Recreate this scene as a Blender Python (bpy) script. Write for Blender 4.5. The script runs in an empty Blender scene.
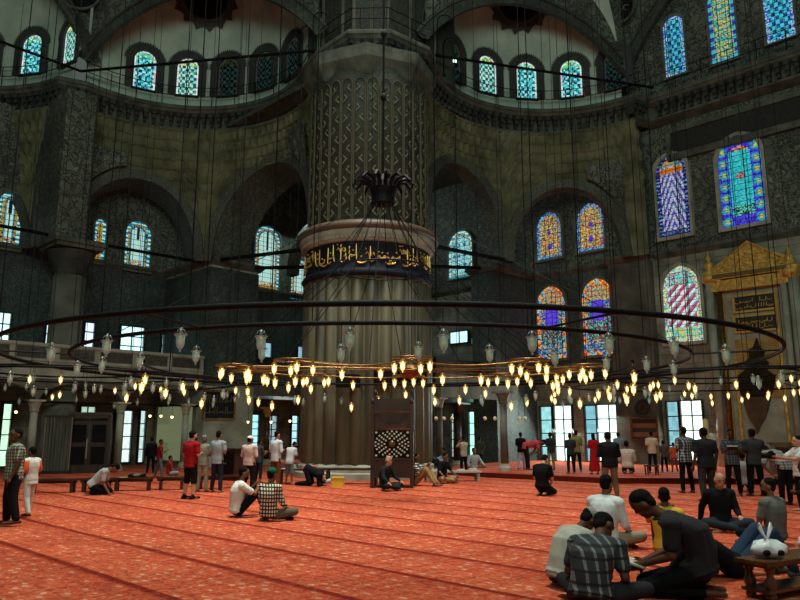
import bpy, math, random
from math import sin, cos, pi, radians, sqrt, atan2
from mathutils import Vector, Matrix
random.seed(7)
SC = bpy.context.scene
COL = SC.collection
# ------------------------------------------------------------------ camera and survey geometry
F = 703.0; EYE = 1.65; TH = math.atan(130 / F)
AX = (sin(radians(44)), cos(radians(44)))       # 'a': across the nave towards the qibla wall
BX = (-AX[1], AX[0])                            # 'b': towards the left gallery wall
QA = 30.7                                       # qibla wall plane a = QA
LB = 33.0                                       # left outer wall plane b = LB
def W(a, b, z=0.0): return Vector((a*AX[0] + b*BX[0], a*AX[1] + b*BX[1], z))
def ray(px, py):
    u = (px-400)/F; v = (300-py)/F
    return Vector((u, cos(TH)-v*sin(TH), sin(TH)+v*cos(TH)))
def on_a(px, py, A=QA):                          # point of the plane a=A seen along a sight line -> (b, z)
    d = ray(px, py); t = A/(d.x*AX[0]+d.y*AX[1]); return ((d.x*BX[0]+d.y*BX[1])*t, EYE+d.z*t)
def on_b(px, py, B=LB):
    d = ray(px, py); t = B/(d.x*BX[0]+d.y*BX[1]); return ((d.x*AX[0]+d.y*AX[1])*t, EYE+d.z*t)
def on_z(px, py, z=0.0):
    d = ray(px, py); t = (z-EYE)/d.z; return Vector((d.x*t, d.y*t, z))
def at_y(px, py, Y):
    d = ray(px, py); t = Y/d.y; return Vector((d.x*t, Y, EYE+d.z*t))

def lin(c):
    return tuple(((x/255)/12.92 if x/255 <= .04045 else ((x/255+.055)/1.055)**2.4) for x in c[:3])
# ------------------------------------------------------------------ mesh builder
class MB:
    def __init__(s): s.v = []; s.f = []; s.c = None; s.uv = None
    def add(s, vs, fs):
        n = len(s.v); s.v += [tuple(x) for x in vs]; s.f += [tuple(i+n for i in f) for f in fs]; return s
    def box(s, c, e, X=(1,0,0), Y=(0,1,0), Z=(0,0,1)):
        c = Vector(c); X = Vector(X)*e[0]/2; Y = Vector(Y)*e[1]/2; Z = Vector(Z)*e[2]/2
        vs = [c+X*i+Y*j+Z*k for i in(-1,1) for j in(-1,1) for k in(-1,1)]
        return s.add(vs, [(0,1,3,2),(4,6,7,5),(0,4,5,1),(2,3,7,6),(0,2,6,4),(1,5,7,3)])
    def ab(s, a0, a1, b0, b1, z0, z1):
        c = W((a0+a1)/2, (b0+b1)/2, (z0+z1)/2)
        return s.box(c, (abs(a1-a0), abs(b1-b0), abs(z1-z0)), (AX[0],AX[1],0), (BX[0],BX[1],0))
    def tube(s, pts, r, n=6, closed=False, cap=True):
        pts = [Vector(p) for p in pts]; m = len(pts); rr = r if isinstance(r, (list,tuple)) else [r]*m
        vs = []; prev = None
        for i, p in enumerate(pts):
            if closed: t = pts[(i+1)%m]-pts[i-1]
            else: t = pts[min(i+1,m-1)]-pts[max(i-1,0)]
            t.normalize()
            if prev is None:
                ref = Vector((0,0,1)) if abs(t.z) < .9 else Vector((1,0,0))
                X = t.cross(ref).normalized()
            else:
                X = (prev - t*prev.dot(t))
                X = X.normalized() if X.length > 1e-6 else t.orthogonal().normalized()
            prev = X; Y = t.cross(X)
            vs += [p + (X*cos(2*pi*k/n)+Y*sin(2*pi*k/n))*rr[i] for k in range(n)]
        fs = []
        for i in range(m if closed else m-1):
            j = (i+1)%m
            for k in range(n):
                k2 = (k+1)%n; fs.append((i*n+k, i*n+k2, j*n+k2, j*n+k))
        if cap and not closed:
            fs.append(tuple(range(n-1,-1,-1))); fs.append(tuple((m-1)*n+k for k in range(n)))
        return s.add(vs, fs)
    def lathe(s, prof, c=(0,0,0), n=16, lobes=0, amp=0, ax=None):
        c = Vector(c); vs = []
        for (r, z) in prof:
            for k in range(n):
                t = 2*pi*k/n; q = r*(1+amp*abs(sin(lobes*t/2))) if lobes else r
                vs.append(c+Vector((q*cos(t), q*sin(t), z)))
        fs = []
        for i in range(len(prof)-1):
            for k in range(n):
                k2=(k+1)%n; fs.append((i*n+k,i*n+k2,(i+1)*n+k2,(i+1)*n+k))
        if prof[0][0] > 1e-4: fs.append(tuple(range(n-1,-1,-1)))
        if prof[-1][0] > 1e-4: fs.append(tuple((len(prof)-1)*n+k for k in range(n)))
        return s.add(vs, fs)
    def ell(s, c, r, R=None, n=12, m=8):
        c = Vector(c); vs = []; fs = []
        for i in range(m+1):
            p = pi*i/m
            for k in range(n):
                t = 2*pi*k/n; v = Vector((r[0]*sin(p)*cos(t), r[1]*sin(p)*sin(t), r[2]*cos(p)))
                if R: v = R @ v
                vs.append(c+v)
        for i in range(m):
            for k in range(n):
                k2=(k+1)%n; fs.append((i*n+k,(i+1)*n+k,(i+1)*n+k2,i*n+k2))
        return s.add(vs, fs)
    def cap(s, p0, p1, r0, r1, n=10):
        # tapered limb with round ends
        p0 = Vector(p0); p1 = Vector(p1); d = p1-p0; L = d.length
        if L < 1e-5: return s.ell(p0, (r0,)*3)
        t = d/L; X = t.orthogonal().normalized(); Y = t.cross(X); rings = []
        for k in (0,1,2,3): a = -pi/2+pi/2*k/3; rings.append((p0+t*r0*sin(a), r0*cos(a)))
        for k in (0,1,2,3): a = pi/2*k/3; rings.append((p1+t*r1*sin(a), r1*cos(a)))
        vs=[];fs=[]
        for q, r in rings: vs += [q+(X*cos(2*pi*k/n)+Y*sin(2*pi*k/n))*max(r,1e-4) for k in range(n)]
        for i in range(7):
            for k in range(n):
                k2=(k+1)%n; fs.append((i*n+k,i*n+k2,(i+1)*n+k2,(i+1)*n+k))
        fs.append(tuple(range(n-1,-1,-1))); fs.append(tuple(7*n+k for k in range(n)))
        return s.add(vs, fs)
    def loft(s, secs, n=20):
        # secs: (centre, side unit, front unit, half width, half depth)
        vs=[];fs=[]
        for c,X,Y,w,d in secs:
            for k in range(n):
                t=2*pi*k/n; cx=cos(t); sy=sin(t)
                cx=math.copysign(abs(cx)**.85,cx); sy=math.copysign(abs(sy)**.85,sy)
                vs.append(Vector(c)+Vector(X)*w*cx+Vector(Y)*d*sy)
        for i in range(len(secs)-1):
            for k in range(n):
                k2=(k+1)%n; fs.append((i*n+k,i*n+k2,(i+1)*n+k2,(i+1)*n+k))
        fs.append(tuple(range(n-1,-1,-1))); fs.append(tuple((len(secs)-1)*n+k for k in range(n)))
        return s.add(vs,fs)
    def prism(s, poly, O, X, Y, N, d):
        # flat outline poly (x,y) in frame O,X,Y thickened along N by d
        O=Vector(O);X=Vector(X);Y=Vector(Y);N=Vector(N);n=len(poly)
        vs=[O+X*x+Y*y for x,y in poly]+[O+X*x+Y*y+N*d for x,y in poly]
        fs=[tuple(range(n)),tuple(range(2*n-1,n-1,-1))]+[(i,(i+1)%n,n+(i+1)%n,n+i) for i in range(n)]
        return s.add(vs,fs)
    def build(s, name, mat, parent=None, smooth=False, local=False):
        me = bpy.data.meshes.new(name); vs = s.v
        if parent is not None and not local:
            inv = world(parent).inverted(); vs = [inv @ Vector(v) for v in vs]
        me.from_pydata(vs, [], s.f); me.update()
        if s.c is not None:
            at = me.color_attributes.new('Col', 'FLOAT_COLOR', 'CORNER'); k = 0
            for fi, f in enumerate(s.f):
                for _ in f:
                    at.data[k].color = (*s.c[fi], 1); k += 1
        if s.uv is not None:
            u = me.uv_layers.new(name='UVMap')
            for i, l in enumerate(me.loops): u.data[i].uv = s.uv[l.vertex_index]
        if smooth:
            me.polygons.foreach_set('use_smooth', [True]*len(me.polygons))
        if mat: me.materials.append(mat)
        o = bpy.data.objects.new(name, me); COL.objects.link(o)
        if parent is not None: o.parent = parent
        return o
def world(o):
    m = Matrix.Translation(o.location) @ o.rotation_euler.to_matrix().to_4x4() @ Matrix.Diagonal((*o.scale,1))
    return (world(o.parent) @ m) if o.parent else m
def tag(o, label=None, cat=None, group=None, kind=None):
    if label: o['label'] = label
    if cat: o['category'] = cat
    if group: o['group'] = group
    if kind: o['kind'] = kind
    return o
def thing(name, label, cat, loc=(0,0,0), rz=0, group=None, kind=None):
    o = bpy.data.objects.new(name, None); COL.objects.link(o); o.location = loc; o.rotation_euler = (0,0,rz); o.empty_display_size=.1
    return tag(o, label, cat, group, kind)
def struct(name, mb, mat, smooth=False, label=None):
    o = mb.build(name, mat, None, smooth); return tag(o, label, None, None, 'structure')
def copy_tree(o, parent=None):
    c = o.copy(); COL.objects.link(c)
    if parent: c.parent = parent
    for ch in list(o.children): copy_tree(ch, c)
    return c
# ------------------------------------------------------------------ materials
def newmat(name):
    m = bpy.data.materials.new(name); m.use_nodes = True; nt = m.node_tree; nt.nodes.clear()
    o = nt.nodes.new('ShaderNodeOutputMaterial'); b = nt.nodes.new('ShaderNodeBsdfPrincipled'); nt.links.new(b.outputs[0], o.inputs[0])
    return m, nt, b
def N(nt, t, **kw):
    n = nt.nodes.new(t)
    for k, v in kw.items():
        if k.startswith('i_'): n.inputs[k[2:].replace('_',' ')].default_value = v
        else: setattr(n, k, v)
    return n
def ramp(nt, fac, stops):
    r = nt.nodes.new('ShaderNodeValToRGB'); e = r.color_ramp.elements
    while len(e) < len(stops): e.new(.5)
    for q, (p, c) in zip(e, stops): q.position = p; q.color = (*lin(c), 1)
    nt.links.new(fac, r.inputs[0]); return r.outputs[0]
def coords(nt, scale=(1,1,1), kind='Object'):
    tc = N(nt,'ShaderNodeTexCoord'); mp = N(nt,'ShaderNodeMapping'); mp.inputs['Scale'].default_value = scale
    nt.links.new(tc.outputs[kind], mp.inputs[0]); return mp.outputs[0]
def mixc(nt, fac, a, b, mode='MIX'):
    m = N(nt,'ShaderNodeMix', data_type='RGBA', blend_type=mode)
    for sock, v in ((m.inputs[0],fac),(m.inputs[6],a),(m.inputs[7],b)):
        if isinstance(v,(int,float)): sock.default_value = v
        elif isinstance(v,tuple): sock.default_value = (*lin(v),1)
        else: nt.links.new(v, sock)
    return m.outputs[2]
def mat_noise(name, c1, c2, scale=3, rough=.8, metal=0, bump=.0, stretch=(1,1,1)):
    m, nt, b = newmat(name); co = coords(nt, stretch)
    n = N(nt,'ShaderNodeTexNoise'); n.inputs['Scale'].default_value=scale; n.inputs['Detail'].default_value=6; nt.links.new(co,n.inputs[0])
    nt.links.new(ramp(nt,n.outputs[0],[(.3,c1),(.7,c2)]), b.inputs['Base Color']); b.inputs['Roughness'].default_value=rough; b.inputs['Metallic'].default_value=metal
    if bump:
        bp=N(nt,'ShaderNodeBump'); bp.inputs['Strength'].default_value=bump; nt.links.new(n.outputs[0],bp.inputs['Height']); nt.links.new(bp.outputs[0],b.inputs['Normal'])
    b.inputs['Specular IOR Level'].default_value=.5 if rough<.55 else .12
    return m
def mat_plain(name, c, rough=.6, metal=0):
    return mat_noise(name, tuple(x*.9 for x in c), c, 6, rough, metal)
def mat_arabesque(name, dark, light, scale=2.2, rough=.7, warp=.35, dirt=None):
    # painted scrollwork: warped cell edges over a ground colour
    m, nt, b = newmat(name); co = coords(nt)
    n = N(nt,'ShaderNodeTexNoise'); n.inputs['Scale'].default_value=scale*1.3; n.inputs['Detail'].default_value=2; nt.links.new(co,n.inputs[0])
    mx = N(nt,'ShaderNodeMix', data_type='VECTOR'); mx.inputs[0].default_value=warp; nt.links.new(co,mx.inputs[4]); nt.links.new(n.outputs[1],mx.inputs[5])
    v = N(nt,'ShaderNodeTexVoronoi', feature='DISTANCE_TO_EDGE'); v.inputs['Scale'].default_value=scale; nt.links.new(mx.outputs[1],v.inputs[0])
    v2 = N(nt,'ShaderNodeTexVoronoi', feature='F1'); v2.inputs['Scale'].default_value=scale*2.6; nt.links.new(mx.outputs[1],v2.inputs[0])
    c1 = ramp(nt,v.outputs[0],[(.03,light),(.07,dark),(.16,dark),(.2,light)])
    c2 = ramp(nt,v2.outputs[0],[(.2,light),(.32,dark)])
    c = mixc(nt,.45,c1,c2)
    n3 = N(nt,'ShaderNodeTexNoise'); n3.inputs['Scale'].default_value=.5; nt.links.new(co,n3.inputs[0])
    g = ramp(nt,n3.outputs[0],[(.3,(175,175,170)),(.75,(255,255,250))])
    nt.links.new(mixc(nt,1.0,c,g,'MULTIPLY'), b.inputs['Base Color']); b.inputs['Roughness'].default_value=rough
    return m
def mat_blocks(name, c1, c2, mortar, sx=1.2, sz=.45, rough=.75):
    m, nt, b = newmat(name)
    co = coords(nt,(1,1,1),'UV')
    br = N(nt,'ShaderNodeTexBrick'); nt.links.new(co,br.inputs[0]); br.inputs['Scale'].default_value=1; br.inputs['Brick Width'].default_value=sx; br.inputs['Row Height'].default_value=sz
    br.inputs['Mortar Size'].default_value=.012; br.inputs['Color1'].default_value=(*lin(c1),1); br.inputs['Color2'].default_value=(*lin(c2),1); br.inputs['Mortar'].default_value=(*lin(mortar),1)
    oc = coords(nt); n = N(nt,'ShaderNodeTexNoise'); n.inputs['Scale'].default_value=1.1; n.inputs['Detail'].default_value=8; nt.links.new(oc,n.inputs[0])
    g = ramp(nt,n.outputs[0],[(.3,(140,138,130)),(.7,(255,255,252))])
    nt.links.new(mixc(nt,1.0,br.outputs[0],g,'MULTIPLY'), b.inputs['Base Color']); b.inputs['Roughness'].default_value=rough
    return m
def mat_emit_attr(name, strength):
    m = bpy.data.materials.new(name); m.use_nodes=True; nt=m.node_tree; nt.nodes.clear()
    o=N(nt,'ShaderNodeOutputMaterial'); e=N(nt,'ShaderNodeEmission'); a=N(nt,'ShaderNodeAttribute'); a.attribute_name='Col'
    nt.links.new(a.outputs[0],e.inputs[0]); e.inputs[1].default_value=strength; nt.links.new(e.outputs[0],o.inputs[0]); return m
def mat_emit(name, c, s):
    m = bpy.data.materials.new(name); m.use_nodes=True; nt=m.node_tree; nt.nodes.clear()
    o=N(nt,'ShaderNodeOutputMaterial'); e=N(nt,'ShaderNodeEmission'); e.inputs[0].default_value=(*lin(c),1); e.inputs[1].default_value=s
    nt.links.new(e.outputs[0],o.inputs[0]); return m
def mat_plaid(name, base, line, dark, scale=14, w=.3):
    # checks woven along the garment's own x and z
    m, nt, b = newmat(name); tc=N(nt,'ShaderNodeTexCoord'); sp=N(nt,'ShaderNodeSeparateXYZ'); nt.links.new(tc.outputs['Object'],sp.inputs[0])
    ad=N(nt,'ShaderNodeMath',operation='ADD'); nt.links.new(sp.outputs[0],ad.inputs[0]); nt.links.new(sp.outputs[1],ad.inputs[1])
    outs=[]
    for src in (ad.outputs[0], sp.outputs[2]):
        mu=N(nt,'ShaderNodeMath',operation='MULTIPLY'); mu.inputs[1].default_value=scale; nt.links.new(src,mu.inputs[0])
        fr=N(nt,'ShaderNodeMath',operation='FRACT'); nt.links.new(mu.outputs[0],fr.inputs[0]); outs.append(fr.outputs[0])
    a = ramp(nt,outs[0],[(0,line),(w-.02,line),(w,base),(1,base)])
    c = ramp(nt,outs[1],[(0,dark),(w-.02,dark),(w,(255,255,255)),(1,(255,255,255))])
    nt.links.new(mixc(nt,1.0,a,c,'MULTIPLY'),b.inputs['Base Color']); b.inputs['Roughness'].default_value=.9; return m
def mat_stripe(name, c1, c2, scale=20, axis=2, w=.5):
    m, nt, b = newmat(name); tc=N(nt,'ShaderNodeTexCoord'); sp=N(nt,'ShaderNodeSeparateXYZ'); nt.links.new(tc.outputs['Object'],sp.inputs[0])
    mu=N(nt,'ShaderNodeMath',operation='MULTIPLY'); mu.inputs[1].default_value=scale; nt.links.new(sp.outputs[axis],mu.inputs[0])
    fr=N(nt,'ShaderNodeMath',operation='FRACT'); nt.links.new(mu.outputs[0],fr.inputs[0])
    nt.links.new(ramp(nt,fr.outputs[0],[(0,c1),(w-.03,c1),(w,c2),(1,c2)]),b.inputs['Base Color']); b.inputs['Roughness'].default_value=.9; return m

def mat_carpet():
    m, nt, b = newmat('prayer_carpet')
    tc=N(nt,'ShaderNodeTexCoord'); mp=N(nt,'ShaderNodeMapping'); nt.links.new(tc.outputs['Object'],mp.inputs[0]); mp.inputs['Rotation'].default_value=(0,0,radians(44))
    sp=N(nt,'ShaderNodeSeparateXYZ'); nt.links.new(mp.outputs[0],sp.inputs[0])
    def frac(src, k, off=0.0):
        mu=N(nt,'ShaderNodeMath',operation='MULTIPLY_ADD'); mu.inputs[1].default_value=k; mu.inputs[2].default_value=off; nt.links.new(src,mu.inputs[0])
        fr=N(nt,'ShaderNodeMath',operation='FRACT'); nt.links.new(mu.outputs[0],fr.inputs[0]); return fr.outputs[0]
    x=sp.outputs[0]; y=sp.outputs[1]
    # flower sprigs: pale petals over a rust ground with darker vines
    st=N(nt,'ShaderNodeMapping'); st.inputs['Scale'].default_value=(1,1.7,1); nt.links.new(mp.outputs[0],st.inputs[0])
    v=N(nt,'ShaderNodeTexVoronoi', feature='F1'); v.inputs['Scale'].default_value=4.6; v.inputs['Randomness'].default_value=.55
    nt.links.new(st.outputs[0],v.inputs[0])
    flo=ramp(nt,v.outputs[0],[(.0,(196,84,54)),(.1,(200,176,150)),(.2,(206,170,140)),(.26,(186,80,48)),(.5,(196,84,50)),(.7,(150,50,34))])
    v2=N(nt,'ShaderNodeTexVoronoi', feature='DISTANCE_TO_EDGE'); v2.inputs['Scale'].default_value=9; v2.inputs['Randomness'].default_value=.8
    nt.links.new(mp.outputs[0],v2.inputs[0])
    vine=ramp(nt,v2.outputs[0],[(.0,(210,140,104)),(.05,(206,130,94)),(.09,(178,76,48)),(1,(196,84,52))])
    c=mixc(nt,.4,flo,vine)
    row=ramp(nt,frac(y,1/1.24),[(0,(150,60,56)),(.07,(150,60,56)),(.085,(255,255,255)),(.5,(255,255,255)),(.95,(240,225,225)),(1,(200,140,130))])
    clm=ramp(nt,frac(x,1/.62),[(0,(225,170,150)),(.09,(225,170,150)),(.1,(255,255,255)),(1,(255,255,255))])
    c=mixc(nt,.85,c,row,'MULTIPLY'); c=mixc(nt,.35,c,clm,'MULTIPLY')
    n=N(nt,'ShaderNodeTexNoise'); n.inputs['Scale'].default_value=.7; n.inputs['Detail'].default_value=5; nt.links.new(tc.outputs['Object'],n.inputs[0])
    g=ramp(nt,n.outputs[0],[(.3,(228,218,216)),(.7,(255,255,255))])
    nt.links.new(mixc(nt,1.0,c,g,'MULTIPLY'),b.inputs['Base Color']); b.inputs['Roughness'].default_value=1.0; b.inputs['Specular IOR Level'].default_value=.1
    return m
M = {}
M['carpet']=mat_carpet()
M['contrast']=mat_arabesque('bold_scroll_panel',(36,40,38),(150,156,140),4.2)
M['plaster']=mat_noise('dome_plaster',(158,174,158),(196,210,194),.9,.9)
M['arab']=mat_arabesque('painted_scrollwork',(54,57,51),(140,144,128),3.1)
M['arab_fine']=mat_arabesque('fine_scrollwork',(50,52,47),(136,138,122),4.6)
M['band']=mat_arabesque('archivolt_scrollwork',(58,60,53),(128,130,114),6)
M['tile']=mat_arabesque('iznik_tile',(48,58,58),(112,124,118),4.5)
M['drum']=mat_noise('painted_drum',(78,80,60),(126,124,94),1.2,.85)
M['stone']=mat_noise('grey_marble',(132,132,116),(180,178,160),1.3,.6)
M['stone_d']=mat_noise('dark_marble',(84,82,72),(124,120,108),1.2,.6)
M['pier']=mat_noise('veined_pier_marble',(62,59,44),(112,106,80),1.5,.5,stretch=(1,1,.22))
M['cornice']=mat_noise('cornice_stone',(66,68,60),(104,106,94),2,.8)
M['corbel']=mat_noise('corbel_stone',(46,48,46),(74,76,70),2,.8)
M['blocks']=mat_blocks('ashlar_marble',(172,168,150),(150,146,130),(110,106,94))
M['iron']=mat_noise('black_iron',(9,9,9),(19,19,18),8,.6,0)
M['bronze']=mat_noise('bronze_frame',(90,66,34),(140,104,56),8,.45,.8)
M['cable']=mat_plain('steel_cable',(20,20,19),.7,0)
M['gold']=mat_noise('gilded_carving',(168,126,50),(236,192,96),7,.5,.25,.6)
M['goldp']=mat_plain('gold_paint',(226,180,92),.4,.5)
M['wood']=mat_noise('dark_walnut',(26,17,12),(58,36,24),5,.4,stretch=(1,1,.2))
M['wood2']=mat_noise('polished_bench_wood',(48,28,16),(104,66,38),4,.22,stretch=(.3,1,1))
M['navy']=mat_plain('navy_band',(30,34,44),.6)
M['redm']=mat_plain('porphyry_moulding',(96,76,58),.5)
M['dgreen']=mat_plain('dark_green_panel',(34,42,30),.5)
M['black']=mat_plain('matte_black',(16,16,17),.6)
M['white']=mat_plain('white_paint',(205,205,198),.5)
M['glassemit']=mat_emit_attr('daylit_stained_glass',1.0)
M['dayemit']=mat_emit_attr('daylit_clear_glass',2.2)
M['bulb']=mat_emit('lit_bulb',(255,226,150),6.0)
M['bulbglass']=mat_emit('glowing_lamp_glass',(255,206,112),1.7)
_nt=M['bulbglass'].node_tree; _o=[n for n in _nt.nodes if n.type=='OUTPUT_MATERIAL'][0]; _e=[n for n in _nt.nodes if n.type=='EMISSION'][0]
_t=N(_nt,'ShaderNodeBsdfTransparent'); _m=N(_nt,'ShaderNodeMixShader'); _m.inputs[0].default_value=.5; _nt.links.new(_t.outputs[0],_m.inputs[1]); _nt.links.new(_e.outputs[0],_m.inputs[2]); _nt.links.new(_m.outputs[0],_o.inputs[0])
M['relief']=mat_plain('scroll_relief_stone',(92,90,72),.7)
M['rib']=mat_plain('panel_rib_stone',(80,76,58),.7)
M['candle']=mat_plain('candle_wax',(226,206,140),.5)
M['picture']=mat_stripe('banded_picture',(40,26,18),(110,66,36),2.6,2,.5)
# clear lamp glass
def _glass():
    m, nt, b = newmat('clear_lamp_glass'); out=[n for n in nt.nodes if n.type=='OUTPUT_MATERIAL'][0]
    t=N(nt,'ShaderNodeBsdfTransparent'); g=N(nt,'ShaderNodeBsdfGlossy'); g.inputs['Roughness'].default_value=.12; d=N(nt,'ShaderNodeBsdfTranslucent'); d.inputs[0].default_value=(.6,.95,1,1)
    a=N(nt,'ShaderNodeAddShader'); m1=N(nt,'ShaderNodeMixShader'); m2=N(nt,'ShaderNodeMixShader'); fr=N(nt,'ShaderNodeLayerWeight'); fr.inputs[0].default_value=.42
    df=N(nt,'ShaderNodeBsdfDiffuse'); df.inputs[0].default_value=(.55,.95,1,1)
    m0=N(nt,'ShaderNodeMixShader'); m0.inputs[0].default_value=.3; nt.links.new(df.outputs[0],m0.inputs[1]); nt.links.new(g.outputs[0],m0.inputs[2])
    m1.inputs[0].default_value=.38; nt.links.new(t.outputs[0],m1.inputs[1]); nt.links.new(d.outputs[0],m1.inputs[2])
    nt.links.new(fr.outputs[1],m2.inputs[0]); nt.links.new(m1.outputs[0],m2.inputs[1]); nt.links.new(m0.outputs[0],m2.inputs[2]); nt.links.new(m2.outputs[0],out.inputs[0]); nt.nodes.remove(b)
    return m
M['glass']=_glass()
M['metal']=mat_plain('brushed_metal',(170,168,160),.35,.8)

# ------------------------------------------------------------------ stained glass painter
def glass_colour(kind, u, v, w, h, r):
    """u: -1..1 across, v: metres from sill, r: rng, distances in metres -> sRGB"""
    x=u*w; edge=min(w-abs(x), v, (h-v) if abs(x)<.3*w else 9)
    dtop=h-v; R=w
    if v>h-R: edge=min(edge, R-math.hypot(x, v-(h-R)))
    ch=r.choice
    if kind=='mosaic':       # small drum windows
        if edge<.08: return ch([(190,235,225),(230,240,235),(225,170,190),(150,220,215)])
        k=(int((x+10)/.13)+int(v/.16))%2
        if v>h-.45 and edge<.3: return ch([(120,210,90),(210,240,220),(60,150,90),(70,190,210)])
        return ch([(90,215,225),(170,240,235),(60,170,190)]) if k else ch([(30,70,90),(40,110,130),(90,215,190),(24,40,60)])
    if kind=='mosaicg':
        if edge<.08: return ch([(200,235,225),(230,240,235),(225,190,200)])
        k=(int((x+10)/.13)+int(v/.16))%2
        if v>h-.4 and edge<.3: return ch([(120,200,90),(230,210,150),(60,120,90)])
        return ch([(150,215,205),(200,235,220),(90,190,170)]) if k else ch([(30,60,70),(40,90,80),(60,150,120),(40,60,110)])
    if kind=='teal':         # arcade windows
        if edge<.16:
            return ch([(10,130,170),(16,150,190),(10,90,120)]) if (int(v/.11)%2==0) else ch([(190,235,225),(110,215,215),(205,240,232)])
        if edge<.24: return (190,146,14) if r.random()<.75 else (16,40,50)
        if edge<.32: return ch([(10,120,160),(16,80,110)])
        if v<.5: return ch([(214,176,50),(150,40,30),(190,230,215)])
        if abs(x)<.05 and v>h*.62: return (30,40,44)
        return ch([(176,226,216),(190,232,222)])
    if kind=='teal2':
        if edge<.16: return (30,150,175) if (int(v/.13)%3==0) else ch([(170,230,225),(205,240,232)])
        if edge<.22: return (150,140,50)
        return (50,120,140) if (int((x+9)/.2)%2==0 and int(v/.2)%3==0) else ch([(150,215,215),(60,160,185),(185,230,222)])
    if kind=='orange':
        if edge<.1: return ch([(40,60,120),(120,190,220),(60,90,150)])
        if edge<.2: return ch([(120,180,210),(200,60,50),(80,150,150),(70,80,150)]) if u>0 else ch([(120,180,210),(60,90,150)])
        if v<.18: return ch([(200,190,220),(90,80,160)])
        d=math.hypot(x,(v-h*.55)); d2=math.hypot(x,v-h*.25)
        if d<.12 or d2<.14: return ch([(60,50,190),(90,60,200)])
        return ch([(236,168,48),(214,120,30),(240,206,120),(90,170,110),(220,150,40),(200,70,40),(70,90,150),(150,190,150),(60,50,40)])
    if kind=='purple':
        if edge<.2:
            k=(int(v/.16)+int((x+9)/.16))%4
            return [(236,150,40),(60,70,200),(80,200,200),(220,60,40)][k] if r.random()<.85 else (250,210,90)
        if .45*h<v<.72*h and abs(x)<.5*w-.25*abs(v-.58*h) : return ch([(92,70,230),(110,84,240),(80,60,205)])
        if v>.7*h: return ch([(230,170,60),(214,130,40),(60,120,110),(90,200,190),(200,60,40)])
        if .2*h<v<.45*h: return ch([(40,110,110),(90,200,190),(180,60,60),(20,40,50)])
        return ch([(80,160,180),(50,110,140),(60,60,190),(40,90,90),(220,180,80)])
    if kind=='blueflower':   # tall blue windows of the upper row
        if edge<.5*w:
            vv=(v%.52)-.26; xx=(abs(x)-(w*.76)); d=math.hypot(xx,vv)
            if d<.08: return (240,190,60)
            if d<.2: return ch([(60,190,190),(40,140,160)])
            return ch([(70,60,220),(50,40,180),(90,90,240)])
        if v<.9: return ch([(120,220,190),(60,160,160),(30,60,60)])
        if v>h*.84: return ch([(60,50,200),(230,160,50)])
        d=math.hypot(x,v-h*.55)
        if d<.16: return ch([(150,60,90),(190,140,130)])
        return ch([(60,210,220),(80,225,225),(50,160,200),(40,190,170)])
    if kind=='violet':
        if edge<.2: return ch([(100,140,190),(40,60,90),(150,190,220),(60,50,170)]) if int(v/.09)%2 else ch([(40,40,120),(30,40,60)])
        if v>h*.86: return ch([(60,190,200),(230,160,50)])
        if h*.78<v<h*.84: return (232,130,40)
        if v<.3: return ch([(60,80,90),(90,120,140)])
        k=abs(x)*9+v*4
        return ch([(200,205,235),(225,225,240)]) if int(k)%2 else ch([(80,70,210),(120,60,190),(60,160,170)])
    if kind=='stripe':
        if edge<.2: return ch([(230,205,90),(90,200,170),(150,200,210),(130,90,180),(240,230,160)])
        if v>h*.74: return ch([(60,200,190),(200,50,40),(120,220,220)])
        if v<h*.2: return ch([(70,190,180),(120,215,200),(220,190,70)])
        s=(x*1.0+ -v*.95)/.42
        q=(s%1+1)%1
        return (205,238,228) if q<.42 else ((60,190,180) if q<.5 else ((196,70,120) if q<.9 else (30,60,60)))
    if kind=='bluecyan':
        if edge<.16: return ch([(80,70,220),(60,190,200),(190,220,230)])
        k=(int((x+9)/.15)+int(v/.2))%2
        return ch([(70,205,225),(90,220,230)]) if k else ch([(50,70,190),(40,130,150),(30,40,80)])
    if kind=='greenblue':
        if edge<.3*w:
            d=abs((v%.42)-.21); return (70,190,210) if d<.12 else (60,50,170)
        return ch([(190,200,90),(60,180,150),(230,200,120),(40,90,120),(60,190,200)])
    return (230,240,235)

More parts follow.
